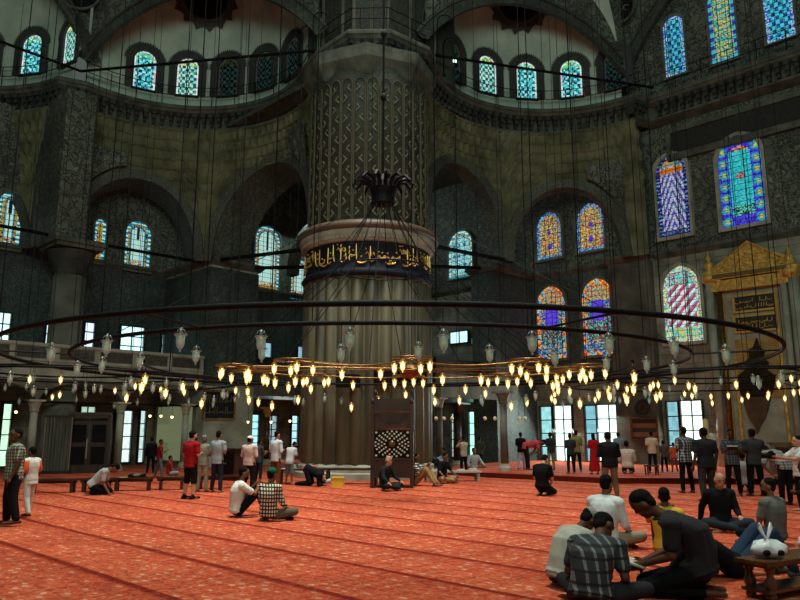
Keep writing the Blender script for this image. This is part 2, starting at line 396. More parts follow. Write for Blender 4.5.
def arch_outline(w, h, n=14, pointed=.0):
    """half-width w, full height h, round or slightly pointed top; open at sill, from left foot over to right foot"""
    pts=[(-w,0)]
    R=w*(1+pointed); k=sqrt(max(R*R-(R-w)**2,0)); zs=h-k
    if pointed<=0:
        for i in range(n+1):
            t=pi-pi*i/n; pts.append((w*cos(t), h-w+w*sin(t)))
    else:
        for i in range(n//2+1):
            x=-w+w*i/(n//2); pts.append((x, zs+sqrt(max(R*R-(x-(R-w))**2,0))))
        for i in range(1,n//2+1):
            x=w*i/(n//2); pts.append((x, zs+sqrt(max(R*R-(x+(R-w))**2,0))))
    pts.append((w,0)); return pts
WN=[0]
def stained_window(O, X, Nn, w, h, kind, cell=.05, frame=M['stone_d'], mat=None, pointed=.0, bright=1.0, bars=True, burst=False, fw=.09):
    """O sill centre on the wall face, X right along wall, Nn into the room"""
    WN[0]+=1; n=WN[0]
    O=Vector(O);X=Vector(X).normalized();Nn=Vector(Nn).normalized();Z=Vector((0,0,1))
    rt=thing('window_%d'%n,None,None,O,0,None,'structure')
    r=random.Random(n*13+5); mb=MB(); mb.c=[]
    out=arch_outline(w,h,14,pointed)
    def inside(x,z):
        # height of the arch at x
        for (x0,z0),(x1,z1) in zip(out[1:-2],out[2:-1]):
            if x0<=x<=x1 or x1<=x<=x0:
                t=0 if x1==x0 else (x-x0)/(x1-x0); return z<z0+(z1-z0)*t
        return False
    nx=max(4,int(round(2*w/cell))); cx=2*w/nx; nz=int(round(h/cell)); cz=h/nz
    for i in range(nx):
        for j in range(nz):
            x=-w+(i+.5)*cx; z=(j+.5)*cz
            if not inside(x,z): continue
            c=glass_colour(kind,x/w,z,w,h,r)
            q=[O+X*(x+dx*cx/2)+Z*(z+dz*cz/2)+Nn*.03 for dx,dz in((-1,-1),(1,-1),(1,1),(-1,1))]
            mb.add(q,[(0,1,2,3)]); mb.c.append(tuple(k*bright for k in lin(c)))
    mb.build('pane',mat or M['glassemit'],rt)
    # frame moulding
    fo=[(x*(1+fw/w), z+(fw if 0<z else 0)) for x,z in out]
    fb=MB(); m=len(out)
    for i in range(m-1):
        a,b_=out[i],out[i+1]; c,d=fo[i],fo[i+1]
        vs=[O+X*p[0]+Z*p[1]+Nn*k for k in(0.0,.14) for p in(a,b_,d,c)]
        fb.add(vs,[(4,5,6,7),(0,1,5,4),(2,3,7,6),(1,2,6,5),(3,0,4,7)])
    fb.box(O+Z*(-fw/2)+Nn*.09,(2*(w+fw),.18,fw),X,Nn,Z)
    fb.build('window_frame',frame,rt)
    if bars:
        lb=MB()
        k=.26
        zz=k
        while zz<h-.15:
            lb.box(O+Z*zz+Nn*.045,(2*w*(1 if zz<h-w else .7),.02,.016),X,Nn,Z); zz+=k
        for xx in ((-.33*w,.33*w) if w>.35 else (0,)): lb.box(O+X*xx+Z*(h*.46)+Nn*.045,(.016,.02,h*.9),X,Nn,Z)
        lb.build('leading',M['iron'],rt)
    if burst:
        # scalloped painted surround
        sb=MB(); ns=26; o1=arch_outline(w+fw+.02,h+fw,ns); 
        for i in range(len(o1)-1):
            (x0,z0),(x1,z1)=o1[i],o1[i+1]; cxx=0; czz=h-w
            def outp(x,z,e):
                zc=max(z,czz) if z>=czz else z
                dx=x; dz=(z-czz) if z>czz else 0; L=math.hypot(dx,dz) or 1
                return (x+dx/L*e, z+dz/L*e)
            e0=.3; e1=.42
            mx=((x0+x1)/2,(z0+z1)/2)
            if i in(0,len(o1)-2):
                P=[(x0,z0),(x1,z1),outp(x1,z1,e0),outp(x0,z0,e0)]
                q=[O+X*a_+Z*b_+Nn*.13 for a_,b_ in P]; sb.add(q,[(0,1,2,3)])
            else:
                P=[(x0,z0),(x1,z1),outp(x1,z1,e0),outp(*mx,e1),outp(x0,z0,e0)]
                q=[O+X*a_+Z*b_+Nn*.13 for a_,b_ in P]; sb.add(q,[(0,1,2,3,4)])
        sb.build('painted_surround',M['burst'],rt)
    return rt
M['burst']=mat_arabesque('sunburst_paint',(48,50,48),(92,94,88),7)
# ================================================================== THE HALL
A3=Vector((AX[0],AX[1],0)); B3=Vector((BX[0],BX[1],0)); Z3=Vector((0,0,1))
def Wd(da,db): return A3*da+B3*db
# floor ------------------------------------------------------------
fl=MB(); fl.add([(-45,-6,0),(45,-6,0),(45,60,0),(-45,60,0)],[(0,1,2,3)]); struct('floor',fl,M['carpet'])
# raised prayer platform on the qibla side
pf=MB(); poly=[(1.8,27.2),(3.0,25.6),(6.6,22.7),(10,22.5),(18,22.3),(24,22.3),(24,27)]+[tuple(W(30.7,-2).to_2d()),tuple(W(30.7,20).to_2d()),tuple(W(24.5,20).to_2d())]
pf.prism(poly,(0,0,0),(1,0,0),(0,1,0),(0,0,1),.17); struct('floor_raised',pf,M['carpet'])
nos=MB(); 
for p,q in zip(poly[:6],poly[1:6]):
    p=Vector((*p,0));q=Vector((*q,0)); d=(q-p).normalized(); nn=Vector((d.y,-d.x,0))
    nos.box((p+q)/2+Z3*.085+nn*.01,((q-p).length,.03,.165),d,nn,Z3)
M['riser']=mat_plain('dark_red_riser',(92,26,20),.9)
struct('trim_1',nos,M['riser'])

# ---- plan curves of the upper walls (front edge of the gallery cornice)
def arc(c,r,t0,t1,n): return [(c[0]+r*cos(radians(t0+(t1-t0)*i/n)), c[1]+r*sin(radians(t0+(t1-t0)*i/n))) for i in range(n+1)]
CL2=(4.6,29.4); CL1=(12.1,24.6); CR1=(23.5,13.2)
pathL2=arc(CL2,5.5,172,10,26)
pathL1=arc(CL1,5.45,100,-28,26)
pathP=[(16.5,20.6),(16.4,18.6),(17.5,17.4),(19.5,17.2)]
pathR1=arc(CR1,5.45,114,-4,26)
pathQ=[(29.75,12.7)]+[(29.75,12.7-i*2) for i in range(1,13)]
front=pathL2+pathL1+pathP+pathR1+pathQ
def offset(path,d):
    """move the polyline to its left-hand side away from the nave"""
    out=[]
    for i,p in enumerate(path):
        a=path[max(i-1,0)]; c=path[min(i+1,len(path)-1)]
        t=Vector((c[0]-a[0],c[1]-a[1])); t=t.normalized() if t.length else Vector((1,0)); n=Vector((-t.y,t.x))
        out.append((p[0]+n.x*d,p[1]+n.y*d))
    return out
def sweep(path, prof, mb=None):
    """prof: (setback, z) list, drawn along the plan path"""
    mb=mb or MB(); cols=[offset(path,d) for d,_ in prof]; n=len(path); m=len(prof)
    vs=[W(cols[j][i][0],cols[j][i][1],prof[j][1]) for i in range(n) for j in range(m)]
    fs=[(i*m+j,i*m+j+1,(i+1)*m+j+1,(i+1)*m+j) for i in range(n-1) for j in range(m-1)]
    return mb.add(vs,fs)
# cornice walkway: slab, two mouldings, soffit
struct('trim_2',sweep(front,[(1.3,16.82),(0,16.82),(-.03,16.75),(-.03,16.64),(.05,16.6),(.12,16.5),(.5,16.42),(.55,15.9),(.42,15.86),(.42,15.76),(.6,15.7),(.95,15.6)]),M['cornice'])
# corbels under the walkway: one carved stone course
def resample(path, step):
    out=[]; acc=0; nxt=0
    for p,q in zip(path,path[1:]):
        L=math.hypot(q[0]-p[0],q[1]-p[1])
        if L<1e-6: continue
        while nxt<=acc+L:
            t=(nxt-acc)/L; out.append((p[0]+(q[0]-p[0])*t,p[1]+(q[1]-p[1])*t,(q[0]-p[0])/L,(q[1]-p[1])/L)); nxt+=step
        acc+=L
    return out
cb=MB()
for (a,b,ta,tb) in resample(front,.36):
    T=Wd(ta,tb); Nn=Wd(-tb,ta); P=W(a,b,0)
    for (x0,x1,z0,z1,w) in ((.1,.6,16.28,16.5,.2),(.2,.62,16.08,16.28,.15),(.33,.64,15.88,16.08,.1)):
        cb.box(P+Nn*(x0+x1)/2+Z3*(z0+z1)/2,(w,x1-x0,z1-z0),T,Nn,Z3)
struct('trim_3',cb,M['corbel'])
# ---- curved exedra wall with arches, muqarnas courses above
def exedra_wall(name, c, r, t0, t1, arches, ztop, zspring, depth=2.0, step=1.2, mat=None):
    """arches: (centre angle, half width m, height m). Builds the drum face, archivolts and deep soffits."""
    n=int(abs(t1-t0)/step); sgn=1 if t1>t0 else -1
    wall=MB(); wall.uv=[]; soff=MB(); bandm=MB()
    def pt(t,z,rr): return W(c[0]+rr*cos(radians(t)), c[1]+rr*sin(radians(t)), z)
    def low(t):
        z=zspring; hit=None
        for k,(tc,R,H) in enumerate(arches):
            s=radians(abs(t-tc))*r
            if s<R:
                q=s/R; z=zspring+H*(1-q**2.1)**.52; hit=k
        return z,hit
    rows=44; grid=[]
    for i in range(n+1):
        t=t0+(t1-t0)*i/n; zl,_=low(t); colm=[]
        for j in range(rows+1):
            z=zl+(ztop-zl)*j/rows
            # muqarnas courses lean into the room as they climb
            dz=0; over=0
            zb=ztop-3.3
            if z>zb:
                k=(z-zb)/.47; kk=int(k); fr=k-kk; s=radians(t)*r/.42+(.5 if kk%2 else 0); u=abs((s%1)-.5)*2
                over=.075*kk*(1 if kk<7 else 1); nichef=sqrt(max(0,1-u*u))*(.16 if fr<.8 else 0)*(1-.4*fr)
                dz=-over+nichef
            colm.append(pt(t,z,r+dz)); wall.uv.append((radians(t)*r,z))
        grid.append(colm)
    vs=[p for cm in grid for p in cm]; m=rows+1
    wall.add(vs,[(i*m+j,i*m+j+1,(i+1)*m+j+1,(i+1)*m+j) for i in range(n) for j in range(rows)])
    struct(name,wall,mat or M['drum'],label='curved muqarnas wall over the arches')
    for k,(tc,R,H) in enumerate(arches):
        P=[]; ns=40
        for i in range(ns+1):
            s=-R+2*R*i/ns; q=abs(s)/R; P.append((tc+math.degrees(s/r), zspring+H*max(0,1-q**2.1)**.52))
        vs=[];dep=[0,-0.08,-.08,0,depth]
        # archivolt ring proud of the wall and the soffit behind it
        Po=[]
        for i in range(ns+1):
            s=-R+2*R*i/ns; q=abs(s)/R; zz=P[i][1]; sc=1+.42/R
            Po.append((tc+math.degrees(s*sc/r), zspring+(zz-zspring)*(1+.42/H)))
        for (t,z),(to,zo) in zip(P,Po):
            bandm.v+= [tuple(pt(t,z,r)),tuple(pt(t,z,r-.14)),tuple(pt(to,zo,r-.14)),tuple(pt(to,zo,r+.02))]
        off=len(bandm.v)-4*(ns+1)
        for i in range(ns):
            for q in range(3): bandm.f.append((off+i*4+q,off+i*4+q+1,off+(i+1)*4+q+1,off+(i+1)*4+q))
        vs=[]
        for (t,z) in P:
            # soffit runs straight back along the arch axis
            f=pt(t,z,r); ax=Wd(cos(radians(tc)),sin(radians(tc))); vs+=[f,f+ax*depth]
        o=len(soff.v); soff.add(vs,[(2*i,2*i+1,2*i+3,2*i+2) for i in range(ns)])
    struct('trim_%s_archivolt'%name,bandm,M['band']); struct('trim_%s_soffit'%name,soff,M['arab_fine'])
RW=6.2; ZS=9.4
exedra_wall('wall_left_exedra',CL1,RW,104,-34,[(72,2.75,3.75),(10,3.2,4.35)],15.75,ZS,2.3)
exedra_wall('wall_left_far_exedra',CL2,RW,172,4,[(118,2.4,3.0),(52,2.4,3.0)],15.75,ZS,2.3)
exedra_wall('wall_qibla_exedra',CR1,RW,120,0,[(87,2.75,4.2),(34.5,2.6,3.65)],15.75,ZS,.7)
def spandrel_panel(name,c,t0,t1,tc,Rr,H,ztop):
    mb=MB(); n=20; vs=[]
    for i in range(n+1):
        t=t0+(t1-t0)*i/n; s_=radians(abs(t-tc))*RW; sc=(Rr+.5); q=min(1,s_/sc); zl=max(ZS+1.4,ZS+(H+.55)*(1-q**2.1)**.52)
        for z in(zl,ztop):
            over=0 if z<15.75-3.3 else .075*int((z-12.45)/.47); vs.append(W(c[0]+(RW-over-.18)*cos(radians(t)),c[1]+(RW-over-.18)*sin(radians(t)),z))
    mb.add(vs,[(2*i,2*i+1,2*i+3,2*i+2) for i in range(n)]); struct('trim_'+name,mb,M['contrast'])
spandrel_panel('left_spandrel',CL1,78,98,72,2.75,3.75,14.2)
spandrel_panel('qibla_spandrel',CR1,8,24,34.5,2.6,3.65,13.9)
spandrel_panel('left_pier_spandrel',CL1,-22,-4,10,3.2,4.35,14.8)
# qibla wall main surface (with UVs for the ashlar) -----------------
def flat_wall(name, A0,B0,A1,B1, z0,z1, mat, kind='structure'):
    mb=MB(); p,q=W(A0,B0),W(A1,B1); L=(q-p).length
    mb.add([p+Z3*z0,q+Z3*z0,q+Z3*z1,p+Z3*z1],[(0,1,2,3)]); mb.uv=[(0,z0),(L,z0),(L,z1),(0,z1)]
    return struct(name,mb,mat)
flat_wall('wall_qibla_lower',QA,LB,QA,-14,0,9.4,M['blocks'])
flat_wall('wall_qibla_upper',QA,LB,QA,-14,9.4,28,M['arab'])
flat_wall('wall_left_lower',-16,LB,QA,LB,0,9.4,M['tile'])
flat_wall('wall_left_upper',-16,LB,QA,LB,9.4,16,M['arab'])
flat_wall('wall_left_ground',-16,LB-.05,QA,LB-.05,0,3.6,M['blocks'])
# bay vault over the corner
cv=MB(); cv.ab(17,QA,19,LB,15.9,16.1); struct('ceiling_corner',cv,M['arab_fine'])
# corner bay cross arch that catches the light
xa=MB()
for k,(r0,r1) in enumerate(((3.0,3.45),)):
    vs=[]
    for i in range(21):
        t=pi*i/20
        for (r_,d) in ((r0,0),(r1,0),(r1,.5),(r0,.5)): vs.append(W(25.2+r_*cos(t),28.8+d+0,9.6+r_*1.15*sin(t)))
    fs=[]
    for i in range(20):
        for q in range(4): fs.append((i*4+q,i*4+(q+1)%4,(i+1)*4+(q+1)%4,(i+1)*4+q))
    xa.add(vs,fs)
struct('trim_corner_arch',xa,M['band'])
# support blocks between the exedra arches
bl=MB(); bl.ab(17.0,19.6,28.7,LB,0,9.4); struct('wall_left_buttress',bl,M['stone'])
blt=MB(); blt.ab(16.97,19.63,28.67,LB,3.7,9.2); struct('trim_buttress_tiles',blt,M['tile'])
bl=MB(); bl.ab(27.3,QA,20.0,21.4,0,9.4); struct('wall_qibla_buttress',bl,M['tile'])
lt=MB(); lt.ab(QA-.02,QA,15.5,20.0,3.9,9.3); struct('trim_tile_panel',lt,M['tile'])
# projecting marble pilaster right of the coloured windows + tall scroll pier above it
pil=MB(); pil.ab(QA-.55,QA,13.5,15.45,0,9.3); struct('wall_qibla_pilaster',pil,M['blocks'])
pil=MB(); pil.ab(QA-.6,QA,13.6,15.4,9.6,15.8); struct('trim_pilaster_scroll',pil,M['arab'])
# impost ledge course
imp=MB(); prof=[(.0,9.62),(-.22,9.62),(-.22,9.5),(-.08,9.38),(0,9.3)]
def ledge(a0,b0,a1,b1):
    n=max(2,int(math.hypot(a1-a0,b1-b0))); sweep([(a0+(a1-a0)*i/n,b0+(b1-b0)*i/n) for i in range(n+1)],prof,imp)
ledge(-16,LB,16.9,LB); ledge(16.9,LB,16.9,28.6); ledge(16.9,28.6,19.7,28.6); ledge(19.7,28.6,19.7,LB); ledge(19.7,LB,QA,LB)
ledge(QA,LB,QA,21.5); ledge(QA,21.5,27.2,21.5); ledge(27.2,21.5,27.2,19.9); ledge(27.2,19.9,QA,19.9); ledge(QA,19.9,QA,15.4); ledge(QA-.6,15.5,QA-.6,13.4); ledge(QA,13.4,QA,-14)
struct('trim_4',imp,M['cornice'])
# inscription band high on the qibla wall and its red mouldings
ib=MB(); ib.ab(QA-.14,QA,-14,12.2,14.05,15.05); struct('trim_5',ib,mat_arabesque('dark_inscription_panel',(20,20,18),(58,52,38),4))
ib=MB(); ib.ab(QA-.24,QA,-14,12.3,15.05,15.3); ib.ab(QA-.24,QA,-14,12.3,13.75,14.05); ib.ab(QA-.24,QA,12.2,12.4,13.75,15.3); struct('trim_6',ib,M['cornice'])

# ---- drums and half domes over the exedrae ------------------------
def conch(name, c, chord0, chord1, zs=18.6, r=6.05):
    d=MB()
    n=64; ts=[chord0+(chord1-chord0)*i/n for i in range(n+1)]
    def pt(t,z,rr): return W(c[0]+rr*cos(radians(t)),c[1]+rr*sin(radians(t)),z)
    vs=[]; rings=[(r,16.5),(r,zs)]+[(r*cos(radians(e)),zs+r*.92*sin(radians(e))) for e in range(6,91,7)]
    m=len(rings)
    for t in ts: vs+=[pt(t,z,rr) for rr,z in rings]
    d.add(vs,[(i*m+j,i*m+j+1,(i+1)*m+j+1,(i+1)*m+j) for i in range(n) for j in range(m-1)])
    struct('ceiling_'+name,d,M['plaster'],True)
conch('left_exedra',CL1,98,-36); conch('left_far_exedra',CL2,177,8); conch('qibla_exedra',CR1,121,7)
def drum_windows(c, spec, kind0, kind1):
    for t,lit,kind in spec:
        rr=6.05; O=W(c[0]+rr*cos(radians(t)),c[1]+rr*sin(radians(t)),17.55); Nn=-Wd(cos(radians(t)),sin(radians(t))); X=Z3.cross(Nn)*1
        stained_window(O+Nn*.06,-X if False else X,Nn,.5,1.95,kind,.075,M['burst'],burst=True,bright=.95 if lit else .035,bars=False,fw=.06)
drum_windows(CL1,[(73,1,'mosaic'),(54,1,'mosaicg'),(35,0,'mosaicg'),(16,0,'mosaicg'),(-3,0,'mosaicg')],0,0)
drum_windows(CL2,[(33,1,'mosaic'),(10,1,'mosaicg'),(55,0,'mosaic')],0,0)
drum_windows(CR1,[(112,0,'mosaicg'),(91,0,'mosaicg'),(70,1,'mosaicg'),(50,1,'mosaic'),(29,1,'mosaic'),(9,0,'mosaicg')],0,0)
# opening arches and spandrels facing the nave
def chord_arch(name, P0, P1, zsp, rise, ztop, mat, e0=0.0, e1=0.0):
    """wall in the vertical plane P0-P1 cut by a segmental arch; moulded band round the arch"""
    p,q=W(*P0),W(*P1); X=(q-p).normalized(); L=(q-p).length; Nn=X.cross(Z3); 
    if Nn.y>0: Nn=-Nn
    R=(L*L/4+rise*rise)/(2*rise); zc=zsp+rise-R
    sp=MB(); bd=MB(); n=48; vs=[]
    for i in range(n+1):
        s=L*i/n; z=zc+sqrt(max(0,R*R-(s-L/2)**2)); vs+=[p+X*s+Z3*z,p+X*s+Z3*ztop]
    sp.add(vs,[(2*i,2*i+1,2*i+3,2*i+2) for i in range(n)])
    struct('wall_'+name,sp,mat)
    for (w0,w1,pr) in ((0,.16,.22),(.16,.5,.1),(.5,.62,.2)):
        vs=[]
        for i in range(n+1):
            s=L*i/n; dx=(s-L/2); z=zc+sqrt(max(0,R*R-dx*dx)); nx=dx/R; nz=(z-zc)/R
            for (w_,o_) in ((w0,0),(w0,pr),(w1,pr),(w1,0)): vs.append(p+X*(s+nx*w_)+Z3*(z+nz*w_)+Nn*o_)
        fs=[]
        for i in range(n):
            for q_ in range(3): fs.append((i*4+q_,i*4+q_+1,(i+1)*4+q_+1,(i+1)*4+q_))
        bd.add(vs,fs)
    struct('trim_'+name,bd,M['band2'])
M['band2']=mat_arabesque('arch_mouldings',(58,62,54),(98,102,90),3.0)
chord_arch('left_exedra_arch',(11.2,30.2),(17.0,21.2),17.8,2.75,25,M['arab'])
chord_arch('left_far_exedra_arch',(-.8,29.7),(11.1,30.25),17.8,4.0,25,M['arab'])
chord_arch('qibla_exedra_arch',(20.4,18.2),(29.7,13.8),17.8,2.75,25,M['arab'])
# high tympanum wall above the qibla cornice with its own big arch
chord_arch('qibla_tympanum_arch',(30.4,14.3),(30.4,-9.7),17.9,7.5,28,M['arab'])
# medallions painted under the half domes
def dome_disc(c,px,py,rad,name):
    d=ray(px,py); C0=W(c[0],c[1],18.6); O=Vector((0,0,EYE)); r=6.0
    # march to the shell
    t=20
    while t<45:
        p=O+d*t; q=p-C0; 
        if sqrt(q.x**2+q.y**2+(q.z/.92)**2)>=r and t>24: break
        t+=.02
    n=(C0-p).normalized(); X=n.cross(Z3).normalized(); Y=X.cross(n)
    def on(x,y):
        g=p+X*x+Y*y-C0; g=Vector((g.x,g.y,g.z/.92)).normalized()*(r-.08); return C0+Vector((g.x,g.y,g.z*.92))
    mb=MB(); k=48; rim=[]; mid=[];inn=[]
    for i in range(k):
        t=2*pi*i/k; e=1+.12*(i%3==0)-.04*(i%3==1); rim.append(on(rad*e*cos(t),rad*e*sin(t))); mid.append(on(rad*.72*cos(t),rad*.72*sin(t)))
    mb.add(rim+mid,[(i,(i+1)%k,k+(i+1)%k,k+i) for i in range(k)])
    struct('trim_'+name,mb,M['burst'])
    m2=MB(); m2.add([on(rad*.72*cos(2*pi*i/k)*1.0,rad*.72*sin(2*pi*i/k)) -n*.0 for i in range(k)]+[on(0,0)],[(i,(i+1)%k,k) for i in range(k)])
    struct('trim_'+name+'_ground',m2,M['black'])
    m3=MB(); m3.tube([on(rad*.78*cos(2*pi*i/k),rad*.78*sin(2*pi*i/k)) for i in range(k)],.05,6,True); struct('trim_'+name+'_ring',m3,M['cornice'])
dome_disc(CL1,206,-6,1.55,'left_medallion'); dome_disc(CR1,521,-6,1.7,'qibla_medallion')
# roundels on the pendentives
def roundel(Pab,z,rad,Nn,name):
    p=W(*Pab,z)+Nn*.12; X=Nn.cross(Z3).normalized(); k=28
    mb=MB(); mb.prism([(rad*cos(2*pi*i/k),rad*sin(2*pi*i/k)) for i in range(k)],p,X,Z3,Nn,.04); struct('trim_'+name,mb,M['black'])
    rg=MB(); rg.tube([p+X*rad*cos(2*pi*i/k)+Z3*rad*sin(2*pi*i/k)+Nn*.03 for i in range(k)],.06,6,True)
    struct('trim_'+name+'_ring',rg,M['cornice'])
    sc=MB(); rr=random.Random(3)
    for i in range(9):
        t=rr.uniform(0,6.28); q=rr.uniform(0,.55)*rad; x0=q*cos(t); y0=q*sin(t); a=rr.uniform(0,3)
        sc.tube([p+Nn*.06+X*(x0+.3*rad*s*cos(a+s))+Z3*(y0+.3*rad*s*sin(a+s)) for s in (-1,-.5,0,.5,1)],.03,5)
    struct('trim_'+name+'_script',sc,M['gold2'])
M['gold2']=mat_plain('dull_gold',(120,100,62),.6)
roundel((10.4,30.15),21.0,.95,(W(0,0)-W(10.4,30.15)).normalized(),'left_roundel')
roundel((29.8,14.1),21.9,.85,(W(0,0)-W(29.8,14.1)).normalized(),'qibla_roundel')

# ---- the great pier ----------------------------------------------
PC=W(18.2,19.3)
PR=2.42
def circ_pts(r,n,z): return [PC+Vector((r*cos(2*pi*i/n),r*sin(2*pi*i/n),z)) for i in range(n)]
mb=MB(); NF=28
# convex flutes
mb.lathe([(PR*.90,0.45),(PR*.93,.6),(PR*.93,6.9),(PR*.90,7.05)],PC,NF*12,NF,.085); struct('pillar_shaft',mb,M['pier'],True)
mb=MB(); mb.lathe([(PR*1.08,0),(PR*1.08,.2),(PR*1.03,.24),(PR*1.03,.42),(PR*.97,.5),(PR*.9,.5)],PC,72); struct('pillar_base',mb,M['stone'])
mb=MB(); mb.lathe([(PR*.9,7.0),(PR*1.01,7.0),(PR*1.05,7.12),(PR*1.01,7.25),(PR*.985,7.3),(PR*.985,8.25),(PR*1.0,8.28)],PC,96); struct('pillar_inscription_band',mb,M['navy'],True)
mb=MB(); mb.lathe([(PR*.985,8.25),(PR*1.03,8.3),(PR*1.04,8.45),(PR*1.08,8.5),(PR*1.09,8.68)],PC,96); struct('pillar_dentil_moulding',mb,M['stone'],True)
mb=MB()
for i in range(96):
    t=2*pi*i/96; mb.box(PC+Vector((PR*1.035*cos(t),PR*1.035*sin(t),8.42)),(.1,.09,.14),(cos(t),sin(t),0),(-sin(t),cos(t),0))
struct('pillar_dentils',mb,M['stone'])
mb=MB(); mb.lathe([(PR*1.09,8.66),(PR*1.13,8.72),(PR*1.14,8.85),(PR*1.08,8.98),(PR*1.0,9.05),(PR*.95,9.08)],PC,96); struct('pillar_porphyry_ring',mb,M['redm'],True)
mb=MB(); mb.lathe([(PR*.93,6.96),(PR*.99,6.98),(PR*1.0,7.05),(PR*.97,7.1)],PC,96); struct('pillar_lower_ring',mb,M['gold2'],True)
M['shaft']=mat_arabesque('pier_scroll_panels',(54,60,50),(84,88,74),2.6,warp=.5)
mb=MB(); mb.lathe([(PR*.95,9.0),(PR*.95,14.9),(PR*.97,15.7)],PC,96); struct('pillar_upper_shaft',mb,M['shaft'],True)
# raised ribs with arched heads that divide the painted panels, wavy stem in each
mb=MB(); st=MB(); NP=30
for i in range(NP):
    t0=2*pi*(i-.5)/NP; t1=2*pi*(i+.5)/NP; q=PR*.965
    if sin((t0+t1)/2)>.45: continue
    pts=[]
    g=.014
    pts.append(PC+Vector((q*cos(t0+g),q*sin(t0+g),9.05))); pts.append(PC+Vector((q*cos(t0+g),q*sin(t0+g),14.3)))
    for k in range(1,8):
        a=pi-pi*k/8; tt=(t0+t1)/2+(t1-t0-2*g)/2*cos(a); pts.append(PC+Vector((q*cos(tt),q*sin(tt),14.3+.24*sin(a))))
    pts.append(PC+Vector((q*cos(t1-g),q*sin(t1-g),14.3))); pts.append(PC+Vector((q*cos(t1-g),q*sin(t1-g),9.05)))
    mb.tube(pts,.028,5)
    tm=(t0+t1)/2; tg=Vector((-sin(tm),cos(tm),0)); rad=Vector((cos(tm),sin(tm),0))
    for k in range(13):
        z=9.3+k*.4; sd=1 if (k+i)%2 else -1; c=PC+rad*(q-.01)+tg*(.07*sd)+Z3*z
        for (dz_,an,ln) in ((0,.75,.15),(.14,-.55,.09)):
            ax=(tg*(-sd)*sin(an)+Z3*cos(an)).normalized(); R_=Matrix((rad,ax.cross(rad)*-1,ax)).transposed()
            st.ell(c+Z3*dz_,(.025,.042,ln),R_,6,5)
struct('pillar_ribs',mb,M['rib']); struct('pillar_scroll_relief',st,M['relief'])
# gilded calligraphy on the band: tall strokes, bowls and dots
cg=MB(); rr=random.Random(11)
def bp(t,z): return PC+Vector((PR*1.0*cos(t),PR*1.0*sin(t),z))
t=pi*1.02
while t<pi*1.98:
    k=rr.random(); w=rr.uniform(.06,.11)
    if k<.4:
        z1=rr.uniform(8.0,8.16); l=rr.uniform(-.02,.02); cg.tube([bp(t,7.55),bp(t+l,7.8),bp(t+l,z1)],[.02,.028,.018],5)
        if rr.random()<.5: cg.tube([bp(t,7.55),bp(t+.03,7.48),bp(t+.06,7.55)],.024,5)
    elif k<.8:
        cz=rr.uniform(7.5,7.85); rad=rr.uniform(.12,.2); 
        cg.tube([bp(t+rad/PR*cos(a),cz+rad*.7*sin(a)) for a in [pi+.2+i*(pi-.1)/7 for i in range(8)]],[.014,.024,.03,.032,.03,.026,.02,.012],5)
        cg.ell(bp(t,cz+.1),(.035,.035,.035),None,6,4)
    else:
        cz=rr.uniform(7.6,7.95); cg.tube([bp(t+i*.018,cz+.09*sin(i*1.4)) for i in range(8)],.024,5)
        for q in range(rr.choice((1,2,3))): cg.ell(bp(t+q*.02,cz+.2),(.03,.03,.03),None,6,4)
    t+=w*.62
struct('pillar_calligraphy',cg,M['goldp'])
# square-to-round collar beneath the cornice
mb=MB(); mb.lathe([(PR*.97,14.7),(PR*1.0,14.8),(PR*1.02,15.0),(PR*1.1,15.3),(PR*1.12,15.75),(PR*.6,15.8)],PC,8); struct('pillar_collar',mb,M['cornice'])
# pier above the cornice, set back and painted
up=[(17.5,22.5),(17.4,19.4),(18.4,18.4),(22.6,18.4)]
mb=sweep(up,[(0,16.6),(0,27)]); struct('pillar_top',mb,M['shaft'])
mb=MB()
for (a,b) in ((17.45,21.4),(17.42,20.1),(17.9,18.9),(19.7,18.4),(21.2,18.4),(17.4,19.4),(18.4,18.4)):
    mb.tube([W(a,b,16.8)+Vector((0,-.06,0)),W(a,b,27)+Vector((0,-.06,0))],.07,6)
struct('pillar_top_ribs',mb,M['stone_d'])
# column between the two left exedrae --------------------------------
CB=W(11.05,29.85)
mb=MB(); mb.lathe([(.85,0),(.85,.3),(.72,.4),(.66,.5),(.63,8.0)],CB,32); struct('pillar_side_shaft',mb,M['stone_d'],True)
mb=MB(); mb.lathe([(.66,7.95),(.7,8.05),(.66,8.15),(.7,8.3),(.95,8.95)],CB,32); struct('pillar_side_capital',mb,M['corbel'])
mb=MB(); mb.box(CB+Z3*9.1,(1.9,1.9,.16),A3,B3); mb.box(CB+Z3*9.28,(2.1,2.1,.2),A3,B3); struct('pillar_side_abacus',mb,M['cornice'])
mb=MB(); mb.ab(10.1,11.3,29.2,LB,9.38,15.9); struct('pillar_side_upper',mb,M['arab'])

# ---- iron railing along the cornice walkway ----------------------
def railing(path,label,z0=16.82,step=1.15):
    rt=thing('walkway_railing',label,'railing',W(*path[0],z0),0,'iron railings on the high cornice walkway')
    po=offset(path,.18)
    for zz in (.55,1.0):
        m=MB(); m.tube([W(a,b,z0+zz) for a,b in po],.02,5); m.build('rail',M['iron'],rt)
    for (a,b,_,__) in resample(po,step):
        m=MB(); m.tube([W(a,b,z0),W(a,b,z0+1.02)],.02,5); m.build('post',M['iron'],rt)
railing(pathL2,'thin black iron railing on the cornice at the far left exedra')
railing(pathL1,'thin black iron railing curving under the left half dome windows')
railing(pathP,'thin black iron railing around the top of the great pier')
railing(pathR1,'thin black iron railing curving under the half dome windows right of the pier')
railing(pathQ,'thin black iron railing below the tall blue windows at upper right')
